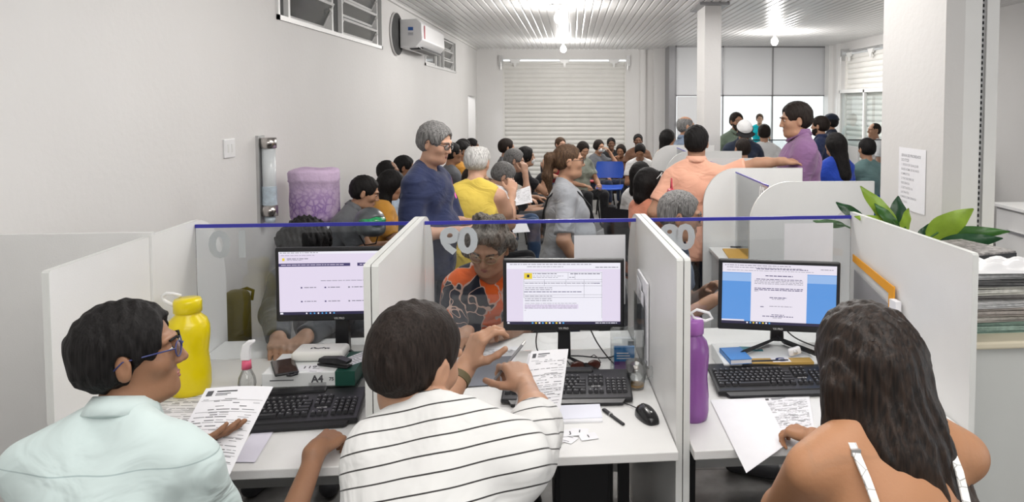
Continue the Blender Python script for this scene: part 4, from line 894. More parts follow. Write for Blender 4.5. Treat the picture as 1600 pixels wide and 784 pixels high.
def person(label, head, yaw, s=1., sit=False, lean=0., side=0., twist=0., hyaw=0., hpitch=0., hroll=0., sk='tan', hair='short', hm=None, vol=.012, shirt=None, style='tee', pants=None,
           L=None, Rr=None, res=.016, det=0, fat=0., fem=False, glasses=None, extra_hair=None, seat_z=.45, group=None, shirt_noise=.004, neckr=.052, legs=True, sleeve=.62, knee=None, hair_noise=.0018, tuck=False, name='person', bald=False, feet=None, earring=None, beard=None, spine=0., cuff=.94, noff=(0, 0, 0), shin=(0, 0), shw=0.):
    """head: world position of the middle of the head. yaw: degrees, 0 faces +Y. lean: forward bend of the torso"""
    head = np.array(head, float); yaw = math.radians(yaw); B = Rz(yaw); T = B @ Rx(-math.radians(lean)) @ Ry(math.radians(side)) @ Rz(math.radians(twist))
    T2 = B @ Rx(-math.radians(lean+spine)) @ Ry(math.radians(side)) @ Rz(math.radians(twist))
    HM = B @ Rz(math.radians(hyaw)) @ Rx(-math.radians(hpitch)) @ Ry(math.radians(hroll))
    nb = head-HM @ (V3(0, -.012, -.085)*s)*-1          # base of the skull
    neck = nb-T2 @ (V3(0, .012, .060)*s)+T2 @ V3(*noff)               # neck base
    mid = neck-T2 @ (V3(0, 0, .27)*s); P0 = mid-T @ (V3(0, 0, .25)*s)
    t = lambda x, y, z: (mid+T2 @ (V3(x, y, z-.25)*s)) if z > .25 else (P0+T @ (V3(x, y, z)*s))
    Mt = T2; ww = .92 if fem else 1.; sw = (.148 if fem else .163)+fat*.010+shw
    body = []; sh = []
    def torso(inf, k=.05):
        f = fat; o = [ell(t(0, 0, .0), V3(.165+f*.03+inf, .115+f*.03+inf, .125+inf)*s, T, k*s), ell(t(0, .008+f*.02, .15), V3((.13 if fem else .145)+f*.035+inf, .098+f*.045+inf, .15)*s, T, k*s),
             ell(t(0, .005, .33), V3(.148*ww+f*.02+inf, .108+f*.012+inf, .155+inf)*s, Mt, k*s), cap(t(-sw+.05+shin[0], -.006, .438), t(sw-.05-shin[1], -.006, .438), (.053+inf)*s, None, k*s)]
        for x in (-1, 1): o.append(cap(t(x*.10, -.012, .465), t(x*.025, -.012, .52), (.042+inf*1.15)*s, (.035+inf*.9)*s, .04*s))
        for x in (-1, 1):
            if fem: o.append(ell(t(x*.068, .092, .305), V3(.058+inf, .050+inf, .062+inf)*s, Mt, .03*s))
            else: o.append(ell(t(x*.065, .07, .36), V3(.07+inf, .035+inf, .06)*s, Mt, .04*s))
        return o
    body += torso(0)
    body.append(cap(neck+T2 @ (V3(0, -.006, -.01)*s), head+HM @ (V3(0, -.012, -.06)*s), neckr*s, (neckr-.003)*s, .03*s))
    body += head_prims(head, HM, s, fat=fat)
    r1 = (.050 if not fem else .044)+fat*.006; r2 = .041+fat*.004; r3 = .037; r4 = .026
    fine = [(head-.165*s, head+.165*s)]; info = {}
    l1, l2 = .285*s, .255*s; poses = {-1: L or {}, 1: Rr or {}}
    for sd in (-1, 1):
        pz = poses[sd]; S = t(sd*(sw-shin[(sd+1)//2]), -.004, .425)
        if 'w' in pz: Wt = np.array(pz['w'], float)
        else:
            lw = pz.get('l') or ((sd*.13, .30, .14) if sit else (sd*.25, .05, -.06)); Wt = P0+B @ (V3(*lw)*s)
        E_ = arm_ik(S, Wt, l1, l2, B @ V3(*pz.get('pole', (sd*.6, -.6, -.6)))) if 'e' not in pz else np.array(pz['e'], float)
        fw = np.array(pz['fwd'], float) if 'fwd' in pz else (Wt-E_)
        bk = np.array(pz['back'], float) if 'back' in pz else (B @ V3(sd, 0, .2) if not sit and 'w' not in pz and 'l' not in pz else V3(0, 0, 1))
        arm = [cap(S, S+(E_-S)*.5, (.052 if not fem else .044)*s+fat*.004, r1*s, .04*s), cap(S+(E_-S)*.5, E_, r1*s, r2*s*.95, .03*s), cap(E_, E_+(Wt-E_)*.35, r2*s, r3*s*1.08, .02*s), cap(E_+(Wt-E_)*.35, Wt, r3*s*1.05, r4*s, .02*s)]
        hp, hb = hand_prims(Wt, fw, bk, sd, s*(.93 if fem else 1.), pz.get('curl', (28, 32, 36, 40)), pz.get('thumb', (0, 0)), pz.get('spread', 1.))
        body += arm+hp; fine.append(hb); info[sd] = (S, E_, Wt)
    # legs
    leg = []; pan = []
    if legs:
        for sd in (-1, 1):
            Hj = t(sd*.088, .0, -.03)
            if sit:
                yk = .43*s; kn = Hj+B @ V3(sd*.05, 0, 0)*s; kn = kn+B @ V3(0, yk, 0); kn[2] = max(.42, min(Hj[2]+.03, .56)); ft = kn+B @ V3(0, .02, 0); ft[2] = .085
                if feet: ft = ft+B @ V3(*feet)
            else: ft = np.array([Hj[0], Hj[1], .085])+B @ V3(sd*.05, -.0, 0); kn = (Hj*.5+ft*.5)+B @ V3(0, .03, 0)
            leg += [cap(Hj, kn, (.082+fat*.015)*s, .056*s, .04*s), cap(kn, ft*.45+kn*.55, .052*s, .055*s, .03*s), cap(ft*.45+kn*.55, ft, .052*s, .036*s, .03*s)]
            toe = ft+B @ V3(sd*.02, .15, -.035)*s; toe[2] = .045
            leg += [cap(ft+B @ V3(0, -.03, 0)-V3(0, 0, .045), toe, .036*s, .030*s, .02*s)]
            pan += [cap(Hj, kn, (.098+fat*.015)*s, .073*s, .04*s, 'u'), cap(kn, ft, .071*s, .060*s, .03*s, 'u', [(ft+V3(0, 0, .03), V3(0, 0, -1))])]
            info[('foot', sd)] = (ft, toe)
        body += leg
    base = np.array([P0[0], P0[1], 0.])
    root = thing(name, label, 'person', tuple(base), 0, group); root['label'] = label
    bd = surf('body', body, res, SKIN[sk], base, root, fine=fine, h2=.0042 if det > 1 else (.0055 if det else .0075)); bd['label'] = None if False else 'body'; del bd['label']
    # clothes
    inf = .014
    if style and shirt:
        sh = torso(inf+(.004 if style != 'tank' else 0), .055)
        if style != 'tank':
            for sd in (-1, 1):
                S, E_, Wt = info[sd]; d = unit(E_-S); f = sleeve
                if style == 'long':
                    cu = E_+(Wt-E_)*cuff; sh += [cap(S, E_, (.070 if not fem else .060)*s+fat*.004, (.060)*s+fat*.004, .04*s), cap(E_, Wt, .060*s+fat*.004, .040*s, .025*s, 'u', [(cu, unit(Wt-E_))])]
                else:
                    en = S+(E_-S)*f; sh += [cap(S, en, (.066+.004*fat if not fem else .058)*s, (r1+.018)*s, .04*s, 'u', [(en, d)])]
        hz = t(0, 0, -.125 if not tuck else -.02); sh.append(ell(t(0, 0, -.08), V3(.170+fat*.03+inf, .122+fat*.03+inf, .15)*s, T, .05))
        ncut = [cap(neck+T2 @ (V3(0, .016, .018)*s), neck+T2 @ (V3(0, .02, .16)*s), (neckr+.008)*s, (neckr+.04)*s, .014*s, 's'), ell(hz-T @ (V3(0, 0, .30)*s), V3(.6, .6, .30), T, .004, 's')]
        if style == 'tank':
            for sd in (-1, 1): ncut.append(ell(t(sd*(sw+.035), 0, .40), V3(.055, .13, .115)*s, Mt, .01, 's'))
        if style == 'vneck': ncut.append(ell(t(0, .13, .44), V3(.045, .09, .085)*s, Mt, .008, 's'))
        ph = rr.uniform(0, 6); na = shirt_noise
        def nz(X, Y, Z): return na*(np.sin(X*31+Y*17+Z*9+ph)*np.sin(Z*24-X*11+ph*2)+.6*np.sin(X*52-Z*37+Y*29+ph*3))
        surf('shirt' if not fem else 'top', sh+ncut, res*(.8 if det else 1), shirt, base, root, noise=nz)
        if style in ('polo', 'shirt', 'long'):
            cm = MB(); n = 24; cc = neck+T2 @ (V3(0, .0, .012)*s); vs = []
            for j, (r, z, y) in enumerate(((.057, .034, .004), (.063, .036, .004), (.084, -.004, .004), (.074, -.010, .004))):
                for i in range(n): a = 2*math.pi*i/n; op_ = .012*max(0, math.sin(a))**3; p = cc+T2 @ (V3(r*math.cos(a)*1.02, y+(r*1.0)*math.sin(a)+op_, z-.045*max(0, math.sin(a))**2+.008)*s); vs.append(p-base)
            cm.add(vs, [(j*n+i, j*n+(i+1) % n, ((j+1) % 4)*n+(i+1) % n, ((j+1) % 4)*n+i) for j in range(4) for i in range(n)]); cm.build('collar', shirt, root, True)
    if legs and pants:
        pn = [ell(t(0, 0, .0), V3(.165+fat*.03+.012, .115+fat*.03+.012, .125)*s, T, .05)]+pan; tp_ = t(0, 0, .02)
        surf('trousers', pn+[ell(tp_+T @ V3(0, 0, .3), V3(.5, .5, .3), T, .004, 's')], max(res, .012), pants, base, root, noise=lambda X, Y, Z: .003*np.sin(X*40+Z*33)*np.sin(Y*38-Z*20))
        for sd in (-1, 1):
            ft, toe = info[('foot', sd)]; q = [cap(ft+B @ V3(0, -.03, 0)-V3(0, 0, .040), toe, .045*s, .040*s, .02, 'u', [(V3(0, 0, .006), V3(0, 0, -1))])]; surf('shoe', q, .012, M_shoe, base, root)
    if hair:
        hp = hair_prims(head, HM, s, hair, vol)
        if extra_hair: hp += extra_hair(lambda x, y, z: head+HM @ (V3(x, y, z)*s), lambda x, y, z: head+B @ Rz(math.radians(hyaw)) @ (V3(x, y, z)*s), HM, s)
        hn = hair_noise
        def nh(X, Y, Z): 
            F = 0
            for (a_, b_, c_, p_) in HW_: F = F+np.sin(X*a_+Y*b_+Z*c_+p_+1.3*np.sin(Z*c_*.9+X*31+p_))
            return hn*.42*F
        surf('hair', hp, (.004 if det > 1 else .0055 if det else .009), hm or HB, base, root, noise=nh)
    g = lambda x, y, z: head+HM @ (V3(x, y, z)*s)-base
    if det:
        for x in (-1, 1):
            MB().ball(g(x*.031, .0765, .009), (.0118*s, .0118*s, .0062*s), 8).build('eye', M_eye, root, True)
            MB().ball(g(x*.031, .0845, .009), .0050*s, 7).build('iris', M_iris, root, True)
            MB().tube([g(x*.014, .098, .027), g(x*.028, .0965, .033), g(x*.046, .083, .029)], .0030*s, 6).build('eyebrow', hm if hm and hm not in (HW,) else HD, root)
        MB().tube([g(-.022, .0825, -.057), g(-.010, .0885, -.0555), g(0, .0885, -.057), g(.010, .0885, -.0555), g(.022, .0825, -.057)], [.002*s, .0045*s, .0045*s, .0045*s, .002*s], 8).tube([g(-.019, .083, -.0615), g(0, .089, -.0635), g(.019, .083, -.0615)], [.002*s, .0055*s, .002*s], 8).build('lips', M_lip, root, True)
    if glasses:
        gm = MB(); m_ = glasses if not isinstance(glasses, bool) else M_frame
        for x in (-1, 1):
            ring = [g(x*.033+.025*math.cos(a)*(1-.1*abs(math.sin(a))), .1035-.010*abs(x*.033+.025*math.cos(a))/.058, .006+.0175*math.sin(a)) for a in [2*math.pi*i/20 for i in range(20)]]
            gm.tube(ring, .0016*s, 6, closed=True); gm.tube([g(x*.057, .094, .012), g(x*.078, .04, .012), g(x*.084, -.006, .010), g(x*.082, -.024, -.006)], .0018*s, 6)
        gm.tube([g(-.010, .104, .010), g(0, .106, .013), g(.010, .104, .010)], .0015*s, 6); go = gm.build('glasses', m_, root, True)
        for x in (-1, 1):
            c = g(x*.033, .100, .006); MB().add([c]+[g(x*.033+.0245*math.cos(a), .1030-.010*abs(x*.033+.025*math.cos(a))/.058, .006+.017*math.sin(a)) for a in [2*math.pi*i/16 for i in range(16)]], [(0, 1+i, 1+(i+1) % 16) for i in range(16)]).build('lens', C_glass, go)
    if beard:
        bp = [ell(head+HM @ (V3(0, .022, -.045)*s), V3(.063, .072, .078)*s, HM, .02), ell(head+HM @ (V3(0, .055, -.085)*s), V3(.042, .042, .034)*s, HM, .02), ell(head+HM @ (V3(0, .085, .02)*s), V3(.075, .07, .062)*s, HM, .01, 's'), ell(head+HM @ (V3(0, -.06, -.03)*s), V3(.12, .075, .12)*s, HM, .01, 's'), ell(head+HM @ (V3(0, .10, -.060)*s), V3(.020, .02, .009)*s, HM, .004, 's'), ell(head+HM @ (V3(0, .12, -.02)*s), V3(.035, .04, .028)*s, HM, .004, 's')]
        surf('beard', bp, .006, beard, base, root)
    root['_'] = 0; del root['_']
    return dict(root=root, base=base, g=g, t=t, neck=neck, HM=HM, T=T, T2=T2, B=B, info=info, head=head, P0=P0, s=s)
# ================================================================== WHO IS WHERE
_fw = Vector((-math.sin(CY)*math.cos(CP), math.cos(CY)*math.cos(CP), -math.sin(CP))); _rt = Vector((math.cos(CY), math.sin(CY), 0)); _up = _rt.cross(_fw)
def ray(x, y): return _fw*F_+_rt*(x-PX_)-_up*(y-PY_)
def at(x, y, Y): d = ray(x, y); return Vector((0, 0, CH))+d*(Y/d.y)                    # the place seen at (x, y) on the depth plane Y
def atv(x, y, v): d = ray(x, y); n = DK(0, 1); return Vector((0, 0, CH))+d*(v/d.dot(n))    # the same, depth measured in the desks' frame
def azp(x, y, z): d = ray(x, y); return Vector((0, 0, CH))+d*((z-CH)/d.z)
DAd = math.degrees(DA)
# striped jersey
def striped():
    m = cloth('striped_jersey', (.58, .58, .57), .4, 9, .75, .02); nt = m.node_tree; b = nt.nodes['Principled BSDF']; tc = [n for n in nt.nodes if n.type == 'TEX_COORD'][0]
    mp = nt.nodes.new('ShaderNodeMapping'); mp.inputs['Rotation'].default_value = (R(26), R(10), 0); ns = nt.nodes.new('ShaderNodeTexNoise'); ns.inputs['Scale'].default_value = 3.0
    sx = nt.nodes.new('ShaderNodeSeparateXYZ'); ad = nt.nodes.new('ShaderNodeMath'); ad.operation = 'MULTIPLY_ADD'; ad.inputs[1].default_value = .035
    mo = nt.nodes.new('ShaderNodeMath'); mo.operation = 'PINGPONG'; mo.inputs[1].default_value = .0142; lt = nt.nodes.new('ShaderNodeMath'); lt.operation = 'LESS_THAN'; lt.inputs[1].default_value = .0014
    mx = nt.nodes.new('ShaderNodeMix'); mx.data_type = 'RGBA'; mx.inputs[6].default_value = (.58, .58, .57, 1); mx.inputs[7].default_value = (.035, .033, .032, 1)
    for a, q in ((tc.outputs['Object'], mp.inputs[0]), (tc.outputs['Object'], ns.inputs['Vector']), (mp.outputs[0], sx.inputs[0]), (ns.outputs['Fac'], ad.inputs[0]), (sx.outputs[2], ad.inputs[2]), (ad.outputs[0], mo.inputs[0]), (mo.outputs[0], lt.inputs[0]), (lt.outputs[0], mx.inputs[0]), (mx.outputs[2], b.inputs['Base Color'])): nt.links.new(a, q)
    return m
C_mint = cloth('mint_cotton', (.56, .66, .65), .2, 10)
nt = C_mint.node_tree; b = nt.nodes['Principled BSDF']; tc = [n for n in nt.nodes if n.type == 'TEX_COORD'][0]; sx = nt.nodes.new('ShaderNodeSeparateXYZ'); sb_ = nt.nodes.new('ShaderNodeMath'); sb_.operation = 'SUBTRACT'; sb_.inputs[1].default_value = 1.055; ab = nt.nodes.new('ShaderNodeMath'); ab.operation = 'ABSOLUTE'
lt = nt.nodes.new('ShaderNodeMath'); lt.operation = 'LESS_THAN'; lt.inputs[1].default_value = .0012; mx = nt.nodes.new('ShaderNodeMix'); mx.data_type = 'RGBA'; mx.inputs[7].default_value = (.36, .45, .45, 1); src = b.inputs['Base Color'].links[0].from_socket
for a, q in ((tc.outputs['Object'], sx.inputs[0]), (sx.outputs[2], sb_.inputs[0]), (sb_.outputs[0], ab.inputs[0]), (ab.outputs[0], lt.inputs[0]), (lt.outputs[0], mx.inputs[0]), (src, mx.inputs[6]), (mx.outputs[2], b.inputs['Base Color'])): nt.links.new(a, q)
C_strp = striped()
# ---- the clerk on the left
A_ = person('clerk in a pale mint shirt and blue glasses at the left desk', atv(204, 557, 1.66), DAd-2, .95, sit=True, lean=17, spine=6, hyaw=-66, hpitch=-4, hroll=-3, sk='brown', hair='short', hm=HB, vol=.015, shirt=C_mint, style='long', pants=C_navyj, res=.0068, det=2, sleeve=.6,
    glasses=mat('blue_frame', (.035, .045, .16), .3), cuff=.30, Rr=dict(w=azp(497, 700, .815), e=atv(398, 955, 1.72), fwd=DK(.30, .95, -.02), back=(0.1, -.15, 1), curl=(38, 40, 44, 46), thumb=(-8, 0)), L=dict(w=DK(-.93, 1.93, .905), pole=(-.8, -.2, -.7), fwd=DK(.9, .35, .1), back=DK(-.3, -.5, -.85), curl=(8, 10, 12, 15), thumb=(0, 0)), hair_noise=.0025, feet=(0, .12, 0))
# ---- the clerk in the middle
B_ = person('clerk in a white shirt with thin black stripes at the middle desk', atv(648, 566, 1.46), DAd-8, .98, sit=True, lean=22, spine=12, side=-4, twist=0, noff=(.075, 0, .035), shin=(.075, 0), hyaw=-26, hpitch=16, hroll=4, sk='tan', hair='short', hm=HD, vol=.007, shirt=C_strp, style='tee', pants=C_blk, res=.0068, det=2, fat=.1, sleeve=.80,
    L=dict(w=atv(728, 572, 2.06), e=atv(655, 700, 1.85), fwd=DK(.42, .12, .85), back=DK(-.75, -.45, .45), curl=(42, 50, 58, 62), thumb=(10, .3)), Rr=dict(w=atv(822, 606, 2.08), pole=(.9, -.1, -.35), fwd=DK(-.38, .75, .42), back=DK(.35, -.6, .6), curl=(52, 58, 62, 66), thumb=(12, .5)), hair_noise=.0015)
# ---- the clerk on the right
def long_back(g, w, M, s):
    o = [cap(w(0, -.045, .02), w(.005, -.085, -.14), .088*s, .095*s, .04*s), cap(w(.0, -.085, -.14), w(.03, -.150, -.31), .095*s, .080*s, .05*s), cap(w(.03, -.150, -.31), w(.06, -.275, -.60), .078*s, .060*s, .05*s)]
    for sx, ex, ez in ((-.08, -.115, -.19), (-.085, -.09, -.24), (.075, .10, -.25), (.08, .125, -.22)): o.append(cap(w(sx, -.03, -.02), w(ex, -.03, ez), .034*s, .018*s, .035*s))
    r = random.Random(11)
    for k in range(38):
        a = r.uniform(-1, 1); x0 = .105*a; z0 = r.uniform(-.04, .05); z1 = r.uniform(-.70, -.42); x1 = x0*.8+.06+r.uniform(-.045, .045)
        y0 = -.07-.085*math.sqrt(max(0, 1-a*a)); o += [cap(w(x0*.8, y0+.030, z0), w((x0+x1)/2, y0-.03+.12*(z0+z1)/2, (z0+z1)/2), .004*s, .010*s, .014*s), cap(w((x0+x1)/2, y0-.03+.12*(z0+z1)/2, (z0+z1)/2), w(x1, -.13+.32*z1-r.uniform(0, .03), z1), .010*s, .0045*s, .008*s)]
    return o
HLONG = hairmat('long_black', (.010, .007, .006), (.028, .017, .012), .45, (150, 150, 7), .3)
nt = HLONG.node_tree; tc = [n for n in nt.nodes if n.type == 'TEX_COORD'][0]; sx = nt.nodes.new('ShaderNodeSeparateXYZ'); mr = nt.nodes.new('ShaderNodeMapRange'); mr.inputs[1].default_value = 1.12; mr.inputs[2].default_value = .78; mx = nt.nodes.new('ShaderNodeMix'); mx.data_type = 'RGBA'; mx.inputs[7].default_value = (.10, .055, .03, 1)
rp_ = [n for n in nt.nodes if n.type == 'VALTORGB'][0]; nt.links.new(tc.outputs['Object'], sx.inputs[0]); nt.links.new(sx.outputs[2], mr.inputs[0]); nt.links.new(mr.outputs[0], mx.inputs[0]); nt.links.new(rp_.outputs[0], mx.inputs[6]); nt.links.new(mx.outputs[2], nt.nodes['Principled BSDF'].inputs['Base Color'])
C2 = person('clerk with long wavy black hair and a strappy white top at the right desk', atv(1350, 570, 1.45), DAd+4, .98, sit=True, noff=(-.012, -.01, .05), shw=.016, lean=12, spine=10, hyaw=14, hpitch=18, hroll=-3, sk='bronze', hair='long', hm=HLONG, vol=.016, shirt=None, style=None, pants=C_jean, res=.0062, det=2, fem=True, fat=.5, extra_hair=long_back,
    L=dict(w=azp(1272, 684, .80), e=atv(1197, 850, 1.72), fwd=DK(-.55, .8, -.05), back=(0, .1, 1), curl=(45, 48, 52, 55), thumb=(5, .3)), Rr=dict(w=DK(.98, 2.12, .80), pole=(.8, -.3, -.6), fwd=DK(-.3, .9, 0), back=(0, 0, 1)), hair_noise=.0022)
pt_ = C2['t']; bs = C2['base']; s_ = C2['s']; M_strap = cloth('white_floral', (.72, .72, .70), .3, 20)
nt = M_strap.node_tree; vo = nt.nodes.new('ShaderNodeTexVoronoi'); vo.inputs['Scale'].default_value = 38; vo.feature = 'DISTANCE_TO_EDGE'; ns = nt.nodes.new('ShaderNodeMapRange'); ns.inputs[1].default_value = 0; ns.inputs[2].default_value = .04; mxx = nt.nodes.new('ShaderNodeMix'); mxx.data_type = 'RGBA'; mxx.inputs[6].default_value = (.22, .22, .22, 1); mxx.inputs[7].default_value = (.74, .74, .72, 1)
nt.links.new([n for n in nt.nodes if n.type == 'TEX_COORD'][0].outputs['Object'], vo.inputs['Vector']); nt.links.new(vo.outputs['Distance'], ns.inputs[0]); nt.links.new(ns.outputs[0], mxx.inputs[0]); nt.links.new(mxx.outputs[2], nt.nodes['Principled BSDF'].inputs['Base Color'])
top = [ell(pt_(0, 0, .0), V3(.19, .15, .13)*s_, C2['T'], .05), ell(pt_(0, .01, .15), V3(.165, .135, .15)*s_, C2['T'], .05), ell(pt_(0, .01, .30), V3(.165, .135, .12)*s_, C2['T2'], .05)]+[ell(pt_(x*.068, .095, .305), V3(.07, .065, .075)*s_, C2['T2'], .03) for x in (-1, 1)]
surf('top', top+[ell(pt_(0, -.10, .62), V3(.4, .12, .34)*s_, C2['T2'], .004, 's')], .010, M_strap, bs, C2['root'])
for x in (-1, 1):
    pts = [pt_(x*.090, .115, .36), pt_(x*.098, .075, .43), pt_(x*.100, .03, .492), pt_(x*.100, -.02, .500), pt_(x*.098, -.062, .470), pt_(x*.094, -.092, .41), pt_(x*.085, -.112, .33), pt_(x*.072, -.122, .24)]
    P_ = []
    for i in range(len(pts)-1):
        for k in range(4): P_.append(Vector(pts[i]*(1-k/4)+pts[i+1]*(k/4)-bs))
    P_.append(Vector(pts[-1]-bs)); b = MB(); wv = Vector(C2['T2'] @ V3(1, 0, 0))*.0075; nv = [Vector(C2['T2'] @ V3(0, *q)) for q in ((1, .3),)]
    cen = Vector(pt_(0, .0, .40)-bs); vs = []
    for p in P_:
        n_ = (p-cen); n_ = (n_-wv.normalized()*n_.dot(wv.normalized())).normalized()*.0022; vs += [p-wv-n_, p+wv-n_, p+wv+n_, p-wv+n_]
    b.add(vs, [(4*i+j, 4*i+(j+1) % 4, 4*i+4+(j+1) % 4, 4*i+4+j) for i in range(len(P_)-1) for j in range(4)]); b.build('shoulder_strap', M_strap, C2['root'])
    MB().box(P_[17], (.018, .006, .012)).build('strap_slider', M_metal, C2['root'])
# office chairs of the three clerks
def office_chair(x, y, rz, lab, zs=.46):
    r = thing('office_chair', lab, 'chair', (x, y, 0), rz, 'black office chairs of the clerks')
    MB().rbox((0, 0, zs-.03), (.46, .44, .06), .025, seg=3).build('seat', C_blk, r, True); MB().cyl((0, 0, .1), (0, 0, zs-.06), .028).build('gas_lift', M_black, r)
    for k in range(5):
        a = 2*math.pi*k/5; l = MB().prism([(.03, -.02, .10), (.27, -.015, .07), (.27, -.015, .055), (.03, -.02, .06)], (0, .035, 0)); l.xf(Matrix.Rotation(a, 4, 'Z')); lg = l.build('leg', M_black, r); MB().ball((.26*math.cos(a), .26*math.sin(a), .028), .027, 7).build('castor', M_blackm, lg, True)
    MB().prism([(-.03, -.2, zs-.05), (.03, -.2, zs-.05), (.03, -.26, zs+.12), (-.03, -.26, zs+.12)], (0, .01, 0)).build('back_bar', M_black, r); MB().rbox((0, -.27, zs+.25), (.38, .045, .26), .022, seg=3).build('backrest', C_blk, r, True)
for q, lb in ((A_, 'black office chair under the clerk in the mint shirt'), (B_, 'black office chair under the clerk in the striped shirt'), (C2, 'black office chair under the clerk with long hair')):
    office_chair(q['base'][0], q['base'][1], DA, lb, max(.36, q['P0'][2]-.13))
# watch on the middle clerk's left wrist
S_, E_, W_ = B_['info'][-1]; dd = unit(W_-E_); c = W_-dd*.045; Mw = rotm(Vector(dd)); cb = Vector(c-B_['base'])
MB().add([cb+Mw @ Vector((.0325*math.cos(a), .0325*math.sin(a), z)) for z in (-.01, .01) for a in [2*math.pi*i/24 for i in range(24)]]+[cb+Mw @ Vector((.028*math.cos(a), .028*math.sin(a), z)) for z in (-.01, .01) for a in [2*math.pi*i/24 for i in range(24)]], [(i, (i+1) % 24, 24+(i+1) % 24, 24+i) for i in range(24)]+[(i, (i+1) % 24, 48+(i+1) % 24, 48+i) for i in range(24)]+[(24+i, 24+(i+1) % 24, 72+(i+1) % 24, 72+i) for i in range(24)]).build('watch_strap', mat('olive_strap', (.10, .08, .035), .6), B_['root'])
wc_ = MB().cyl(cb+Mw @ Vector((.028, -.012, 0)), cb+Mw @ Vector((.036, -.016, 0)), .015, n=18).build('watch_case', mat('brass', (.45, .33, .15), .3, metal=1), B_['root'])
# pen in his right hand
S_, E_, W_ = B_['info'][1]; pc = Vector(W_)+DK(-.050, .100, .045)
pn = thing('pen', 'silver and grey pen held in the right hand of the clerk in the striped shirt', 'pen', tuple(pc), 0)
pd = DK(.45, .35, .45).normalized()
MB().cyl(-pd*.07, pd*.06, .0045, n=10).build('barrel', mat('pen_grey', (.18, .18, .19), .35), pn); MB().cyl(pd*.06, pd*.075, .0048, .0035, n=10).build('push_button', M_chrome, pn); MB().cyl(-pd*.085, -pd*.07, .001, .0042, n=10).build('tip', M_chrome, pn)
# ---- papers in and around their hands
sheet([atv(322, 607, 2.12), atv(427, 604, 2.16), atv(343, 775, 1.86), atv(236, 770, 1.84)], 'printed_form', 'printed form held up by the clerk in the mint shirt', n=10, bend=.012, lines=.9)
sheet([atv(326, 610, 2.135), atv(424, 607, 2.175), atv(346, 770, 1.885), atv(240, 768, 1.865)], 'printed_form', 'second printed sheet just behind the held up form', n=8, bend=.010)
sheet([azp(262, 604, .7525), azp(372, 602, .7525), azp(322, 676, .7525), azp(205, 676, .7525)], 'printed_form', 'printed form lying on the left desk below the yellow bottle', lines=.9)
sheet([azp(283, 600, .7515), azp(368, 606, .7515), azp(330, 650, .7515), azp(240, 640, .7515)], 'printed_form', 'lower printed sheet under the form below the yellow bottle')
sheet([azp(398, 670, .7525), azp(430, 670, .7525), azp(398, 722, .7525), azp(362, 722, .7525)], 'paper_slip', 'pale lilac slip at the front edge of the left desk', m=mat('lilac_paper', (.72, .70, .80), .7))
pn2 = thing('pen', 'black pen lying in front of the left keyboard', 'pen', tuple(azp(445, 668, .7555)), DA+R(2)); MB().cyl((-.075, 0, 0), (.055, 0, 0), .0045, n=10).build('barrel', M_black, pn2); MB().cyl((.055, 0, 0), (.075, 0, 0), .004, .0015, n=10).build('tip', M_metal, pn2)
sheet([atv(830, 549, 2.30), atv(888, 545, 2.34), atv(872, 660, 2.17), atv(800, 672, 2.13)], 'printed_form', 'closely printed form held up by the clerk in the striped shirt', n=8, bend=.008, lines=.95)
sheet([atv(826, 552, 2.315), atv(884, 549, 2.355), atv(868, 656, 2.19), atv(796, 668, 2.15)], 'printed_form', 'second sheet behind the closely printed form')
sheet([azp(705, 541, .7525), azp(810, 541, .7525), azp(800, 580, .7525), azp(700, 580, .7525)], 'document', 'white document lying behind the raised hand of the middle clerk', lines=.8)
sheet([azp(716, 560, .7545), azp(800, 556, .7545), azp(790, 600, .7545), azp(700, 606, .7545)], 'grey_folder', 'dark grey folder lying on the middle desk beside the watch hand', m=mat('slate_card', (.16, .17, .20), .5), cat='folder')
sheet([azp(1110, 625, .7535), azp(1194, 621, .7535), azp(1232, 692, .7535), azp(1166, 739, .7535)], 'blank_sheet', 'blank white sheet overhanging the front edge of the right desk', n=6)
sheet([azp(1188, 622, .7525), azp(1264, 616, .7525), azp(1272, 668, .7525), azp(1216, 672, .7525)], 'printed_form', 'printed form under the hand of the clerk with long hair', lines=.95)
for k in range(2): sheet([azp(1122+6*k, 626-2*k, .7517+.0008*k), azp(1188+4*k, 622, .7517+.0008*k), azp(1215+3*k, 680, .7517+.0008*k), azp(1150+3*k, 700, .7517+.0008*k)], 'blank_sheet', ('lowest' if k == 0 else 'second lowest')+' blank sheet under the overhanging one on the right desk')
# ================================================================== customers at the screens
C_grey = cloth('dark_grey', (.075, .08, .09)); C_olive = cloth('olive', (.12, .095, .012))
def fluffy(g, w, M, s): return [ell(g(x, y, z), V3(.045, .045, .035)*s, M, .02) for x, y, z in ((-.05, .02, .10), (.05, .02, .10), (0, .05, .105), (-.07, -.02, .06), (.07, -.02, .06))]
c4 = person('customer in a dark grey shirt with bushy black hair, bent down behind the left screen', atv(478, 392, 3.62), 178, 1.12, sit=True, lean=24, spine=14, hpitch=38, sk='tan', hair='short', hm=HB, vol=.026, extra_hair=fluffy, shirt=C_grey, style='long', pants=C_jean, res=.011, det=1, fat=.4, L=dict(w=DK(-.98, 3.20, .79), pole=(-1, .0, -.8), back=(0, 0, 1)), Rr=dict(w=DK(-1.08, 3.17, .79), pole=(.8, 0, -.8), back=(0, 0, 1)), sleeve=.95, hair_noise=.006)
bag = thing('shoulder_bag', 'olive piece of garment, shaped as a bag, beside the customer in the dark grey shirt', 'bag', tuple(atv(378, 540, 3.50)), DA); bz = bag.location.z  # bag shape stands in for an olive part of the customer's garment
MB().rbox((-.02, 0, .09), (.11, .12, .34), .04, seg=4).build('body', C_olive, bag, True); MB().tube([(-.04, .05, .20), (-.04, .07, .24), (0, .075, .25), (.03, .07, .24), (.03, .05, .20)], .008).build('strap', C_olive, bag, True)
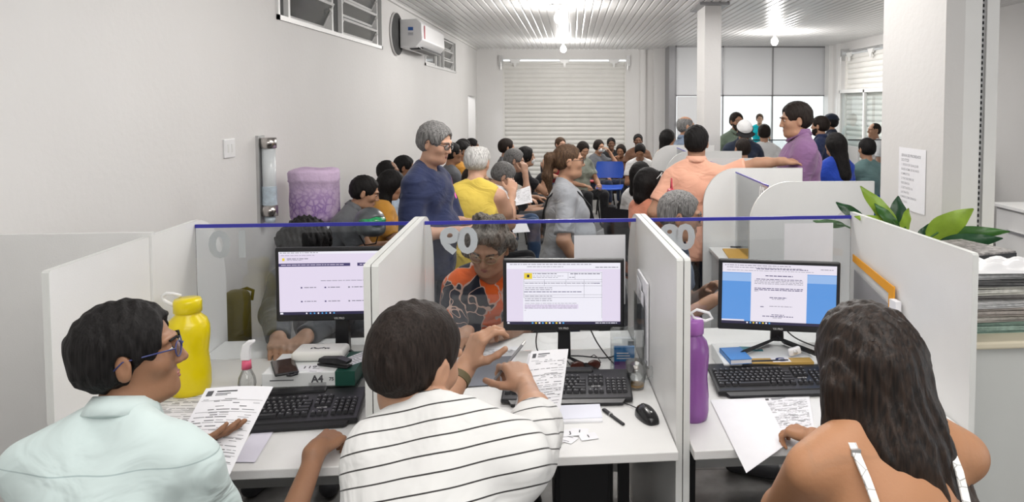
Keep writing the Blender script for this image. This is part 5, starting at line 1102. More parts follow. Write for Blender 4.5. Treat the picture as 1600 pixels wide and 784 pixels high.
def pattern_blouse():
    m = cloth('patterned_blouse', (.02, .02, .03)); nt = m.node_tree; b = nt.nodes['Principled BSDF']; tc = [n for n in nt.nodes if n.type == 'TEX_COORD'][0]
    mp = nt.nodes.new('ShaderNodeMapping'); mp.inputs['Scale'].default_value = (11, 11, 6.5); mp.inputs['Rotation'].default_value = (.3, .5, .4); mp.inputs['Location'].default_value = (.3, .1, .75)
    v = nt.nodes.new('ShaderNodeTexVoronoi'); v.feature = 'F1'; v.inputs['Scale'].default_value = 1; e = nt.nodes.new('ShaderNodeTexVoronoi'); e.feature = 'DISTANCE_TO_EDGE'; e.inputs['Scale'].default_value = 1
    sx = nt.nodes.new('ShaderNodeSeparateColor'); r = nt.nodes.new('ShaderNodeValToRGB'); r.color_ramp.interpolation = 'CONSTANT'; r.color_ramp.elements[0].color = (.018, .02, .035, 1); r.color_ramp.elements[1].position = .50; r.color_ramp.elements[1].color = (.78, .13, .02, 1)
    l = nt.nodes.new('ShaderNodeMath'); l.operation = 'LESS_THAN'; l.inputs[1].default_value = .035; mx = nt.nodes.new('ShaderNodeMix'); mx.data_type = 'RGBA'; mx.inputs[7].default_value = (.62, .42, .34, 1)
    wn = nt.nodes.new('ShaderNodeTexNoise'); wn.inputs['Scale'].default_value = 7; wa = nt.nodes.new('ShaderNodeVectorMath'); wa.operation = 'MULTIPLY_ADD'; wa.inputs[1].default_value = (.30, .30, .30)
    for a, q in ((tc.outputs['Object'], wn.inputs['Vector']), (wn.outputs['Color'], wa.inputs[0]), (tc.outputs['Object'], wa.inputs[2]), (wa.outputs[0], mp.inputs[0]), (mp.outputs[0], v.inputs['Vector']), (mp.outputs[0], e.inputs['Vector']), (v.outputs['Color'], sx.inputs[0]), (sx.outputs[0], r.inputs[0]), (e.outputs['Distance'], l.inputs[0]), (l.outputs[0], mx.inputs[0]), (r.outputs[0], mx.inputs[6]), (mx.outputs[2], b.inputs['Base Color'])): nt.links.new(a, q)
    return m
def curls(g, w, M, s): return [ell(g(x, y, z), V3(.034, .034, .030)*s, M, .012) for x, y, z in ((-.06, .045, .085), (-.02, .07, .10), (.03, .065, .10), (.065, .04, .08), (-.085, .0, .05), (.085, .0, .05), (-.085, -.03, .0), (.085, -.03, .0), (.088, .0, -.03), (0, 0, .125), (-.04, -.03, .12), (.04, -.03, .12))]
c5 = person('customer in an orange and black blouse and glasses behind the middle screen', atv(764, 386, 3.50), 186, 1.10, sit=True, lean=16, spine=10, hyaw=-16, hpitch=26, hroll=-5, sk='tan', hair='short', hm=HSALT, vol=.014, extra_hair=curls, shirt=pattern_blouse(), style='tee', pants=C_navyj, res=.010, det=2, fat=.9, fem=True, sleeve=.92, glasses=mat('gold_frame', (.45, .36, .22), .3, metal=.8),
    Rr=dict(w=DK(-.30, 3.16, .80), pole=(.3, 0, -1), fwd=DK(-.3, -1), back=(0, 0, 1)), L=dict(w=DK(-.20, 3.12, .80), pole=(-.6, 0, -.8), fwd=DK(-.9, -.5), back=(0, 0, 1)), hair_noise=.0028)
er = MB()
for x in (-1, 1): er.ball(Vector(c5['g'](x*.084, .006, -.062)), (.006, .008, .012), 8)
er.v = er.v[len(er.v)//2*0:]; er.build('earring', mat('gold', (.85, .55, .05), .25, metal=.6), c5['root'], True)
C_navy = cloth('navy', (.018, .028, .075)); C_poloblue = cloth('steel_blue', (.055, .095, .17))
c6 = person('grey-haired customer in a blue polo shirt sitting behind the right screen', atv(1063, 337, 3.70), -112, 1.04, sit=True, lean=6, spine=4, hpitch=10, hyaw=14, sk='tan', hair='short', hm=HG, vol=.009, shirt=C_poloblue, style='polo', pants=C_jean, res=.011, det=1, fat=.6, glasses=True, Rr=dict(w=atv(1112, 470, 3.45), back=(0, 0, 1), pole=(.6, -.5, -.7)), L=dict(w=atv(1108, 452, 3.7), back=(0, 0, 1), pole=(-.6, -.5, -.7)))
# ================================================================== people standing in the hall
def cloth_print():
    m = cloth('navy_tee', (.020, .028, .075)); nt = m.node_tree; b = nt.nodes['Principled BSDF']; tc = [n for n in nt.nodes if n.type == 'TEX_COORD'][0]
    src = b.inputs['Base Color'].links[0].from_socket
    for col, cen in (((.75, .12, .42), (.13, -.16, 1.275)), ((.02, .50, .62), (.16, -.07, 1.285)), ((.45, .50, .70), (.15, -.02, 1.34))):
        v = nt.nodes.new('ShaderNodeMapping'); v.inputs['Location'].default_value = tuple(-q for q in cen); sc = nt.nodes.new('ShaderNodeVectorMath'); sc.operation = 'MULTIPLY'; sc.inputs[1].default_value = (6, 55, 14)
        ns = nt.nodes.new('ShaderNodeVectorMath'); ns.operation = 'LENGTH'; lt = nt.nodes.new('ShaderNodeMath'); lt.operation = 'LESS_THAN'; lt.inputs[1].default_value = 1.; mx = nt.nodes.new('ShaderNodeMix'); mx.data_type = 'RGBA'; mx.inputs[7].default_value = (*col, 1)
        v.inputs['Rotation'].default_value = (.25, 0, 0)
        nt.links.new(tc.outputs['Object'], v.inputs[0]); nt.links.new(v.outputs[0], sc.inputs[0]); nt.links.new(sc.outputs[0], ns.inputs[0]); nt.links.new(ns.outputs['Value'], lt.inputs[0]); nt.links.new(lt.outputs[0], mx.inputs[0]); nt.links.new(src, mx.inputs[6]); src = mx.outputs[2]
    nt.links.new(src, b.inputs['Base Color']); return m
n7 = person('grey-haired standing customer with glasses and a navy t-shirt by the left wall side', at(680, 224, 4.35), -104, .99, hyaw=-4, hpitch=16, lean=3, sk='light', hair='short', hm=HG, vol=.014, shirt=cloth_print(), style='tee', pants=C_navyj, res=.012, det=2, fat=1.3, sleeve=.95, glasses=True, Rr=dict(l=(.12, .26, .16), back=(.8, 0, .5), pole=(.5, -.8, -.4)), L=dict(l=(-.05, .30, .18), back=(-.5, 0, .8)))
y8 = person('white-haired old customer in a sleeveless yellow shirt, seen from behind', at(746, 254, 4.95), -6, .95, hyaw=-8, hpitch=14, lean=6, sk='light', hair='ring', hm=HW, vol=.014, shirt=cloth('yellow', (.72, .54, .10), .25, 10), style='tank', pants=cloth('beige', (.30, .26, .2)), res=.012, det=1, fat=.7, Rr=dict(w=at(800, 300, 5.18), e=at(796, 350, 4.98), back=(.3, 0, .9)), L=dict(l=(-.12, .3, .2), pole=(-1, -.3, -.6)))
sheet([at(763, 284, 5.25), at(798, 296, 5.25), at(812, 316, 5.1), at(776, 304, 5.1)], 'document', 'white paper held by the old customer in the yellow shirt', lines=.9)
def ponytail(g, w, M, s): return [cap(g(0, -.10, .03), g(0, -.135, .02), .030*s, .036*s, .02*s), cap(g(0, -.135, .02), w(0, -.15, -.10), .036*s, .034*s, .02*s), cap(w(0, -.15, -.10), w(0, -.125, -.24), .034*s, .012*s, .03*s)]
g9 = person('standing customer in a light grey t-shirt with a brown ponytail and glasses, in profile', at(889, 252, 4.85), -84, .95, hpitch=2, sk='tan', hair='back', hm=HBR, vol=.004, extra_hair=ponytail, shirt=cloth('light_grey', (.27, .28, .30), .25, 12), style='tee', pants=C_navyj, res=.012, det=1, fem=True, fat=1.5, sleeve=.85, glasses=True, Rr=dict(l=(.25, .10, -.05)), L=dict(l=(-.22, .12, -.05)))
sb = MB(); T_ = g9['t']; B0 = Vector(g9['base'])
P_ = [Vector(T_(x, y, z)) for x, y, z in ((.10, -.07, .475), (.07, -.125, .42), (.0, -.150, .32), (-.09, -.155, .2), (-.2, -.12, .06), (-.24, .0, -.0), (-.14, .17, .12), (-.02, .205, .24), (.06, .165, .36), (.10, .08, .46), (.10, .0, .495))]
strapo = thing('shoulder_bag', 'black shoulder bag on the customer in the light grey t-shirt', 'bag', tuple(P_[5]), 0)
b = MB().tube([p-P_[5] for p in P_], .007, 6, closed=True); b.build('strap', C_blk, strapo, True); MB().rbox((0, 0, -.06), (.18, .07, .16), .03, seg=3).build('pouch', C_blk, strapo, True)
sd_ = V3(0, 0, 0)
o10 = person('standing customer in a peach polo shirt, one arm laid along a partition', at(1088, 223, 5.58), -8, 1.07, hyaw=-6, sk='tan', hair='short', hm=HB, vol=.012, shirt=cloth('peach', (.78, .42, .30), .25, 12), style='polo', pants=C_navyj, res=.012, det=1, fat=.7, sleeve=.72,
    Rr=dict(w=at(1224, 252, 5.34), e=at(1183, 256, 5.42), pole=(.2, -.3, -1), fwd=V3(1, .1, -.04), back=(0, -.3, 1), curl=(10, 10, 14, 18)), L=dict(l=(-.27, .1, -.02)))
pb = thing('handbag', 'pink red bag under the arm of the customer in the peach shirt', 'bag', tuple(at(1049, 335, 5.30)), 0); MB().rbox((0, 0, .09), (.06, .12, .20), .025, seg=3).build('body', mat('pink_leather', (.55, .07, .10), .4), pb, True); MB().tube([(0, -.04, .18), (0, 0, .26), (0, .04, .18)], .006).build('handle', mat('pink_leather', (.5, .1, .1)), pb, True)
p11 = person('standing clerk in a purple shirt with dark hair, in profile facing left', at(1243, 188, 5.6), 82, 1.13, noff=(0, 0, .035), hyaw=6, hpitch=8, sk='tan', hair='short', hm=HD, vol=.013, shirt=cloth('purple', (.23, .12, .245), .25, 12), style='long', pants=C_blk, res=.012, det=1, fat=1.6, L=dict(l=(-.18, .18, -.08)), Rr=dict(l=(.2, .1, -.16)))
def stand(px, py, Y, yaw, label, sc=None, **k):
    return person(label, at(px, py, Y), yaw, k.pop('s', 1.), **dict(dict(res=.018), **k))
stand(1072, 198, 8.85, -80, 'balding standing customer in a blue grey shirt behind the far left partition', hair='bald', hm=HG, vol=.004, s=1.06, sk='tan', shirt=cloth('blue_grey', (.13, .17, .24)), style='shirt', pants=C_navyj, fat=.8)
def lh(g, w, M, s): return [cap(w(0, -.05, 0), w(0, -.09, -.22), .075*s, .055*s, .04)]
stand(1044, 216, 9.5, -60, 'standing customer with long black hair and an ochre top beside the balding one', hair='long', hm=HB, sk='tan', shirt=cloth('ochre', (.40, .25, .12)), style='tank', pants=C_blk, fem=True, extra_hair=lh, s=.95)
C_teal = cloth('sage', (.16, .21, .16)); C_wht = cloth('white', (.70, .70, .70)); C_dn = cloth('dark_navy', (.02, .028, .05))
stand(1151, 190, 9.7, -165, 'bearded customer in a sage green sweater near the bright glass', hair='short', hm=HD, shirt=C_teal, style='long', pants=C_jean, beard=HD, glasses=True)
cp = stand(1163, 206, 8.4, 178, 'standing customer in a dark jacket wearing a white and black cap', hair='short', hm=HD, shirt=C_dn, style='long', pants=C_blk, hpitch=34, lean=8, s=.97)
def cap_on(q, m1, m2, label, hat='cap'):
    H_, M_, s = q['head'], q['HM'], q['s']; r = thing(hat, label, 'cap', tuple(H_), 0)
    surf('crown', [ell(H_+M_ @ (V3(0, -.014, .040)*s), V3(.094, .114, .102)*s, M_, .01), ell(H_+M_ @ (V3(0, 0, -.045)*s), V3(.2, .2, .10)*s, M_, .006, 's')], .007, m1, H_, r)
    b = MB(); vs = []
    for j, rr_ in enumerate((.085, .125, .165)):
        for i in range(9): a = math.pi*(.18+.64*i/8); vs.append(Vector(M_ @ (V3(rr_*.82*math.cos(a), -.01+rr_*1.02*math.sin(a), .055-.012*j)*s)))
    n = len(vs); vs += [v-Vector((0, 0, .004)) for v in vs]; f = [(j*9+i, j*9+i+1, j*9+i+10, j*9+i+9) for j in range(2) for i in range(8)]; b.add(vs, f+[tuple(n+k for k in q_) for q_ in f]); b.build('brim', m2, r, True)
    b = MB(); b.tube([Vector(M_ @ (V3(.096*math.cos(a), -.012+.116*math.sin(a), .05)*s)) for a in [2*math.pi*i/24 for i in range(24)]], .006, 6, closed=True).build('band', m2, r, True)
cap_on(cp, C_wht, C_blk, 'white and black cap on the customer in the dark jacket')
stand(1194, 208, 10.0, -10, 'customer in a white shirt with dark straps, seen from behind near the bright glass', hair='short', hm=HD, shirt=C_wht, style='tee', pants=C_blk)
stand(1187, 186, 16.6, 170, 'passer-by in a bright cyan top outside the glass', s=.97, hair='short', hm=HBR, shirt=cloth('cyan', (.0, .45, .52)), style='tee', pants=C_jean, sk='light')
gd_ = stand(1297, 192, 10.6, 60, 'security guard in a dark uniform and peaked cap by the right wall', hair='short', hm=HB, shirt=C_dn, style='long', pants=C_blk)
cap_on(gd_, C_dn, C_blk, 'dark peaked cap on the security guard', 'peaked_cap')
stand(1281, 197, 8.8, 50, 'bearded customer in a navy shirt just behind the clerk in purple', hair='short', hm=HD, beard=HD, shirt=C_navy, style='polo', pants=C_blk)
# ================================================================== seated people and their chairs
M_bluep = mat('blue_plastic', (.015, .075, .42), .35); M_blkp = mat('black_plastic_seat', (.02, .02, .024), .45)
def waiting_chair(x, y, rz, m, label, group):
    r = thing('waiting_chair', label, 'chair', (x, y, 0), rz, group)
    b = MB(); n = 10; vs = []
    for j in range(n+1):
        for i in range(n+1):
            s, t = i/n*2-1, j/n; vs.append((s*.225*(1-.08*max(0, t-.8)*5*s*s), -.21+.42*t, .445+.012*s*s-.018*math.sin(math.pi*t)-(.03*((t-.85)/.15)**2 if t > .85 else 0)))
    m_ = (n+1)**2; vs += [(v[0], v[1], v[2]-.014) for v in vs]; f = [(j*(n+1)+i, j*(n+1)+i+1, (j+1)*(n+1)+i+1, (j+1)*(n+1)+i) for j in range(n) for i in range(n)]; b.add(vs, f+[tuple(m_+k for k in reversed(q)) for q in f]); b.build('seat', m, r, True)
    b = MB(); vs = []
    for j in range(n+1):
        for i in range(n+1):
            s, t = i/n*2-1, j/n; ed = 1-.10*(abs(2*t-1)**4); vs.append((s*.23*ed, -.235-.05*t+.035*s*s, .56+.27*t))
    vs += [(v[0], v[1]-.014, v[2]) for v in vs]; b.add(vs, f+[tuple(m_+k for k in reversed(q)) for q in f]); b.build('backrest', m, r, True)
    for s in (-1, 1):
        MB().tube([(s*.17, .17, .43), (s*.2, .22, 0.012)], .011, 8).build('leg', M_black, r, True); MB().tube([(s*.17, -.15, .43), (s*.2, -.23, .012)], .011, 8).build('leg', M_black, r, True)
        MB().tube([(s*.17, .1, .425), (s*.17, -.18, .425), (s*.17, -.24, .47), (s*.17, -.275, .62)], .010, 8).build('side_bar', M_black, r, True)
    return r
wch = None
def place_chair(x, y, rz, m, label, group):
    return waiting_chair(x, y, rz, m, label, group)
chair_black = chair_blue = None
def seat_at(q, yaw, what, m='k'):
    global chair_black, chair_blue
    x, y = q['base'][0], q['base'][1]; lb = ('black' if m == 'k' else 'blue')+' waiting chair under the '+what
    src = chair_black if m == 'k' else chair_blue
    if src is None:
        o = waiting_chair(x, y, math.radians(yaw), M_blkp if m == 'k' else M_bluep, lb, 'waiting chairs in the hall')
        if m == 'k': chair_black = o
        else: chair_blue = o
    else: o = dup(src, (x, y, 0), math.radians(yaw), lb)
    return o
for q, yw, w in ((c4, 178, 'bushy-haired customer at the left screen'), (c5, 186, 'customer in the orange and black blouse'), (c6, -112, 'customer in the blue polo shirt')): seat_at(q, yw, w)
_pc = [0]
def sit(px, py, Y, yaw, label, what, m='k', **k):
    _pc[0] += 1; k.setdefault('pants', (C_jean, C_navyj, C_blk, C_navyj, C_jean, cloth('grey_trousers', (.07, .07, .075)), C_blk)[_pc[0] % 7])
    q = person(label, at(px, py, Y), yaw, k.pop('s', .97), sit=True, **dict(dict(res=.017, pants=C_jean), **k)); seat_at(q, yaw, what, m); return q
C_gr = cloth('mid_grey', (.12, .125, .135)); C_org = cloth('orange_ochre', (.62, .30, .05)); C_salmon = cloth('salmon', (.68, .27, .17)); C_lav = cloth('pale_blue', (.40, .48, .58)); C_brn = cloth('brown', (.12, .06, .035)); C_red = cloth('dark_red', (.3, .03, .04))
s23 = sit(570, 301, 5.3, -78, 'young seated customer in a grey polo shirt looking at a phone', 'young customer with the helmet', hair='short', hm=HB, sk='tan', shirt=C_gr, style='polo', pants=C_blk, lean=12, spine=14, hpitch=20, det=1, res=.012, vol=.010, Rr=dict(l=(.10, .46, .20), back=(.8, 0, .5)), L=dict(l=(-.06, .46, .22), back=(-.8, 0, .5)))
ph = thing('smartphone', 'dark smartphone in the hands of the young customer with the helmet', 'smartphone', tuple(at(640, 352, 5.3)), R(-80)); MB().rbox((0, 0, 0), (.075, .15, .009), .004, Euler((R(25), 0, 0))).build('body', M_black, ph, True)
hp = at(578, 346, 5.02); hel = thing('motorcycle_helmet', 'dark grey motorcycle helmet with green graphics on the arm of the young seated customer', 'helmet', tuple(hp), R(-140)); hel.scale = (.78, .78, .78)
surf('shell', [ell(V3(0, 0, 0), V3(.125, .155, .125), None, .02), ell(V3(0, .06, -.06), V3(.10, .12, .07), None, .03), ell(V3(0, .16, .015), V3(.075, .06, .045), None, .01, 's'), ell(V3(0, 0, -.2), V3(.2, .3, .09), None, .01, 's')], .008, mat('helmet_paint', (.09, .10, .11), .3, coat=.4, var=.5, vscale=12), V3(0, 0, 0), hel)
surf('visor', [ell(V3(0, .02, .015), V3(.122, .145, .06), None, .01), ell(V3(0, -.1, 0), V3(.2, .16, .2), None, .01, 's')], .008, mat('visor_green', (.02, .34, .12), .15, coat=.5, var=.6, vscale=25), V3(0, 0, 0), hel)
MB().tube([(.09, -.02, -.11), (.05, 0, -.20), (-.05, 0, -.20), (-.09, -.02, -.11)], .006).build('chin_strap', C_blk, hel, True)
def lh2(g, w, M, s): return [cap(w(0, -.045, 0), w(.04, -.07, -.18), .078*s, .052*s, .04), cap(w(.04, -.07, -.18), w(.07, -.02, -.32), .05*s, .028*s, .04)]
sit(612, 289, 6.0, -72, 'seated customer in an orange top with long black hair, looking down', 'customer in the orange top', hair='long', hm=HB, sk='tan', shirt=C_org, style='tee', lean=6, hpitch=22, fem=True, extra_hair=lh2, res=.014, Rr=dict(l=(.1, .34, .2), back=(0, 0, 1)), L=dict(l=(-.1, .34, .2), back=(0, 0, 1)))
sit(607, 270, 6.7, -75, 'seated customer with a shaved head against the left wall', 'customer with the shaved head', hair='receding', hm=HB, vol=.002, sk='brown', shirt=C_lav, style='tee')
sit(632, 262, 7.4, -80, 'dark-haired seated customer between the wall and the customer in navy', 'dark-haired customer by the wall', hair='short', hm=HB, sk='brown', shirt=C_blk, style='tee', hpitch=12)
sit(707, 240, 8.0, -62, 'seated customer in a grey t-shirt and glasses with arms on the lap', 'customer in grey with glasses', hair='short', hm=HB, sk='brown', shirt=C_gr, style='tee', glasses=True, Rr=dict(l=(.0, .32, .2), back=(0, 0, 1)))
sit(722, 236, 8.8, -62, 'seated customer in an orange shirt behind the one in grey', 'customer in the orange shirt', hair='short', hm=HB, sk='brown', shirt=C_org, style='tee', hpitch=12)
sit(725, 231, 9.8, -60, 'dark-skinned seated customer in a striped dark shirt, one row further back', 'customer behind the orange shirt', hair='short', hm=HB, sk='dark', shirt=C_brn, style='tee')
sit(738, 229, 10.8, -80, 'farthest seated customer of the row along the left wall', 'farthest customer along the left wall', hair='short', hm=HB, sk='dark', shirt=C_dn, style='tee')
sit(745, 284, 5.7, -80, 'seated customer in jeans mostly hidden behind the sleeveless yellow shirt', 'customer hidden behind the yellow shirt', hair='short', hm=HD, sk='tan', shirt=C_gr, style='tee', Rr=dict(w=at(782, 352, 5.6), back=(0, 0, 1)), L=dict(w=at(786, 346, 5.85), back=(0, 0, 1)))
sit(786, 276, 6.9, -76, 'grey-haired seated customer bent over a sheet of paper', 'customer bent over the paper', hair='short', hm=HG, vol=.016, sk='light', shirt=C_navy, style='tee', lean=26, spine=14, hpitch=34, Rr=dict(l=(.05, .36, .20), back=(0, 0, 1)), L=dict(l=(-.08, .40, .22), back=(0, 0, 1)), fat=.5, s=1.05)
sheet([at(800, 300, 6.9), at(828, 290, 7.1), at(832, 316, 6.9), at(802, 322, 6.7)], 'document', 'white sheet on the knees of the bent over customer', lines=.9)
sheet([at(797, 352, 5.6), at(822, 347, 5.8), at(828, 362, 5.6), at(802, 364, 5.5)], 'document', 'small white form held above the jeans of a seated customer')
sit(804, 251, 7.6, -84, 'seated customer with thick grey hair and glasses in a cream shirt, chin on hand', 'customer with chin on hand', hair='short', hm=HG, vol=.014, sk='light', shirt=cloth('cream', (.50, .46, .40)), style='tee', lean=14, spine=10, hpitch=12, glasses=True, Rr=dict(l=(.16, .34, .50), pole=(.2, .2, -1), curl=(60, 60, 60, 60)), L=dict(l=(-.1, .35, .18)))
mk = sit(822, 245, 8.6, -72, 'seated customer wearing a black headband, white mask and a black floral dress', 'masked customer in the black dress', hair='long', hm=HB, sk='tan', shirt=C_blk, style='tee', fem=True, lean=10, Rr=dict(l=(.14, .32, .50), pole=(.2, .2, -1)))
def mask(q, lab):
    H_, M_, s = q['head'], q['HM'], q['s']; r = thing('face_mask', lab, 'mask', tuple(H_), 0)
    surf('cloth', [ell(H_+M_ @ (V3(0, .040, -.045)*s), V3(.060, .066, .056)*s, M_, .01), ell(H_+M_ @ (V3(0, -.03, -.04)*s), V3(.2, .085, .2)*s, M_, .004, 's')], .008, C_wht, H_, r)
    for x in (-1, 1): MB().tube([M_ @ (V3(x*.056, .06, -.03)*s), M_ @ (V3(x*.08, .0, -.01)*s)], .002).build('ear_loop', C_wht, r)
mask(mk, 'white face mask on the customer in the black dress')
sit(792, 231, 9.4, -70, 'dark-haired seated customer behind the grey-haired ones, in front of the shutter edge', 'customer by the shutter edge', hair='short', hm=HD, sk='tan', shirt=C_gr, style='tee')
sit(876, 226, 12.0, -150, 'brown-haired seated customer mostly hidden behind the ponytail', 'customer hidden behind the ponytail', hair='short', hm=HBR, sk='light', shirt=C_red, style='tee')
sit(862, 258, 10.4, -110, 'seated customer in black leaning over, left of the ponytail', 'leaning customer in black', hair='short', hm=HB, sk='brown', shirt=C_blk, style='tee', lean=35, pants=C_blk)
sit(911, 234, 10.8, -150, 'seated customer in a pale green patterned shirt holding a red folder', 'customer with the red folder', hair='long', hm=HD, sk='tan', shirt=cloth('pale_green_print', (.33, .36, .30), var=.6), style='tee', hpitch=25, fem=True)
tag(put(MB().rbox((0, 0, 0), (.30, .22, .02), .004).build('folder', mat('red_folder', (.5, .02, .03), .5)), tuple(at(916, 283, 11.1))), 'red folder on the knees of a customer before the shutter', 'folder')
m2 = sit(936, 229, 12.9, -140, 'seated customer with a white mask and long brown hair, one hand raised to the head', 'masked customer with the raised hand', hair='long', hm=HD, sk='tan', shirt=C_gr, style='tee', fem=True, hpitch=8, L=dict(l=(-.12, .2, .55), pole=(-.6, .4, -1)))
mask(m2, 'white face mask on the brown-haired customer before the shutter')
sit(955, 225, 14.1, -178, 'dark seated customer in black right before the shutter', 'customer in black before the shutter', hair='short', hm=HB, sk='dark', shirt=C_blk, style='tee')
sit(970, 236, 13.2, 165, 'seated customer resting the face on one hand, long dark hair', 'customer resting the face on a hand', hair='long', hm=HD, sk='brown', shirt=C_brn, style='tee', fem=True, hpitch=10, Rr=dict(l=(.08, .26, .50), pole=(.4, .5, -1), curl=(60, 60, 60, 60)))
sit(1000, 237, 11.0, 172, 'seated customer in a white printed t-shirt looking down at a phone', 'customer in the white printed t-shirt', hair='short', hm=HB, sk='brown', shirt=C_wht, style='tee', hpitch=34, Rr=dict(l=(.05, .3, .2)), L=dict(l=(-.05, .3, .2)))
sit(997, 220, 13.0, 178, 'dark seated customer in brown right of the shutter', 'customer in brown right of the shutter', hair='short', hm=HB, sk='dark', shirt=C_brn, style='tee')
def lh3(g, w, M, s): return [cap(w(0, -.05, 0), w(-.01, -.085, -.16), .080*s, .058*s, .04)]
sit(1002, 272, 6.9, -42, 'seated customer in a white shirt with straight black hair, seen from behind', 'black-haired customer in white', hair='long', hm=HB, sk='tan', shirt=C_wht, style='tee', fem=True, extra_hair=lh3)
s44 = sit(1014, 287, 5.9, -62, 'seated customer in a salmon top with sunglasses on black bobbed hair', 'customer in the salmon top', hair='bob', hm=HB, vol=.020, sk='brown', shirt=C_salmon, style='tank', fem=True, fat=.8, hpitch=10, extra_hair=lambda g, w, M, s: [cap(w(0, -.045, 0), w(0, -.07, -.10), .088*s, .075*s, .04)], res=.013)
sg2 = thing('sunglasses', 'dark sunglasses pushed up on the black bobbed hair', 'sunglasses', tuple(s44['head']), 0)
for x in (-1, 1): MB().ball(Vector(s44['HM'] @ V3(x*.034, .075, .105)), (.026, .02, .016), 8).build('lens', mat('dark_lens', (.02, .02, .02), .05), sg2, True); MB().tube([Vector(s44['HM'] @ V3(x*.058, .07, .105)), Vector(s44['HM'] @ V3(x*.098, .0, .05))], .003).build('temple', M_alum, sg2)
s20 = sit(1304, 226, 7.2, 18, 'seated clerk with long black hair in a bright blue top, seen from behind', 'clerk in the blue top', m='b', hair='long', hm=HB, sk='tan', shirt=cloth('royal_blue', (.02, .06, .40)), style='tee', fem=True, fat=.8, extra_hair=lambda g, w, M, s: [cap(w(0, -.05, 0), w(.03, -.10, -.30), .085*s, .085*s, .05)], pants=C_blk)
sit(1366, 204, 10.9, 95, 'bald customer in a white shirt behind the far glass at the right', 'bald customer in white', hair='receding', hm=HD, vol=.0, sk='tan', shirt=C_wht, style='tee')
sit(1354, 233, 7.9, 12, 'seated customer in a teal grey t-shirt with black hair, seen from behind at the right', 'customer in the teal t-shirt', m='b', hair='short', hm=HB, vol=.014, sk='tan', shirt=cloth('teal_grey', (.12, .20, .20)), style='tee', L=dict(l=(-.3, .2, .2), pole=(-1, -.3, 0)))
sit(1160, 233, 7.6, 10, 'seated person with cropped dark hair seen just above the partitions', 'person with cropped dark hair', hair='short', hm=HD, vol=.004, sk='tan', shirt=C_wht, style='tee')
# free chairs
a = at(952, 290, 12.0); dup(chair_blue, (a.x, a.y, 0), R(175), 'empty blue waiting chair facing the desks, in front of the white printed t-shirt') if chair_blue else None
for (px, Y, a_, lb) in ((948, 7.6, 60, 'empty black waiting chair in the aisle, nearer the shutter'), (975, 6.4, 20, 'empty black waiting chair just behind the middle glass screen')):
    q = at(px, 340, Y); dup(chair_black, (q.x, q.y, 0), R(a_), lb)
# ================================================================== THE SECOND ROWS OF BOOTHS
def booth_wall(Y, x0, x1, label, h=1.32, rx=.24, rz=.26, group='white partitions of the far booths'):
    r = thing('booth_partition', label, 'partition', ((x0+x1)/2, Y, 0), 0, group); w = x1-x0; P = [(w/2, 0), (w/2, h)]
    n = 12
    for k in range(n+1): t = math.pi/2*k/n; P.append((-w/2+rx-rx*math.sin(t), h-rz+rz*math.cos(t)))
    P.append((-w/2, 0)); o = MB().prism([(x, -.0095, z) for x, z in P], (0, .019, 0)).build('board', M_white, r)
    e = MB()
    for (x, z), (x2, z2) in zip(P[:-1], P[1:]):
        dx, dz = x2-x, z2-z; L = math.hypot(dx, dz) or 1; nx, nz = dz/L*.001, -dx/L*.001
        if nx*x+nz*(z-.6) < 0: nx, nz = -nx, -nz
        e.quad((x+nx, -.0098, z+nz), (x+nx, .0098, z+nz), (x2+nx, .0098, z2+nz), (x2+nx, -.0098, z2+nz))
    e.build('edge_band', M_edge, r); return r
def booth_desk(Y0, Y1, x0, x1, label, group='white desks of the far booths'):
    r = thing('booth_desk', label, 'desk', ((x0+x1)/2, (Y0+Y1)/2, 0), 0, group); w = x1-x0; d = Y1-Y0
    bev(MB().b2(-w/2, w/2, -d/2, d/2, .725, .75).build('worktop', M_white, r), .003); MB().b2(-w/2+.02, -w/2+.038, -d/2, d/2, .0, .725).build('front_panel', mat('pale_grey_laminate', (.55, .56, .56), .4), r)
    return r
booth_wall(4.34, 1.05, 1.80, 'nearest far-booth partition with a rounded corner, in front of the clerk in purple')
booth_wall(5.28, .94, 1.66, 'far-booth partition under the outstretched arm of the peach shirt')
booth_wall(6.25, .92, 1.66, 'third far-booth partition from the front, behind the peach shirt'); booth_wall(7.2, .90, 1.66, 'fourth far-booth partition from the front'); booth_wall(8.3, .88, 1.6, 'farthest partition of the side booths')
for k, (a, c, lb) in enumerate(((4.36, 5.26, 'far-booth desk with the yellow envelope'), (5.30, 6.23, 'second desk of the far booths'), (6.27, 7.18, 'third desk of the far booths'), (7.22, 8.28, 'fourth desk of the far booths'))):
    booth_desk(a, c, .98 if k == 0 else 1.2, 1.30 if k == 0 else 1.55, lb)
    r = thing('glass_screen', 'clear screen standing on the '+lb, 'screen', (1.17, (a+c)/2, .752), math.pi/2, 'clear screens of the far booths'); w = c-a
    MB().b2(-w/2+.01, w/2-.01, -.002, .002, 0, .54).build('pane', M_sheet, r); MB().b2(-w/2+.01, w/2-.01, -.004, .004, .536, .545).build('dark_edge', M_blueedge, r)
    if k == 0: MB().text('07', .12, Matrix.Translation((-.30, .003, .47)) @ Matrix.Rotation(math.pi, 4, 'Z') @ Matrix.Rotation(math.pi/2, 4, 'X'), .005).build('number', M_num, r)
ev = tag(put(MB().b2(-.10, .10, -.17, .17, 0, .006).b2(-.10, .10, -.17, -.10, .006, .008).build('envelope', mat('kraft_yellow', (.62, .36, .07), .6, var=.1)), (1.15, 5.0, .7505), R(-4)), 'ochre envelope lying on the nearest far-booth desk', 'envelope')
tag(put(MB().cyl((-.07, 0, .006), (.07, 0, .006), .005).build('pen', M_black), (1.2, 5.22, .7505), R(-12)), 'black pen behind the ochre envelope', 'pen')
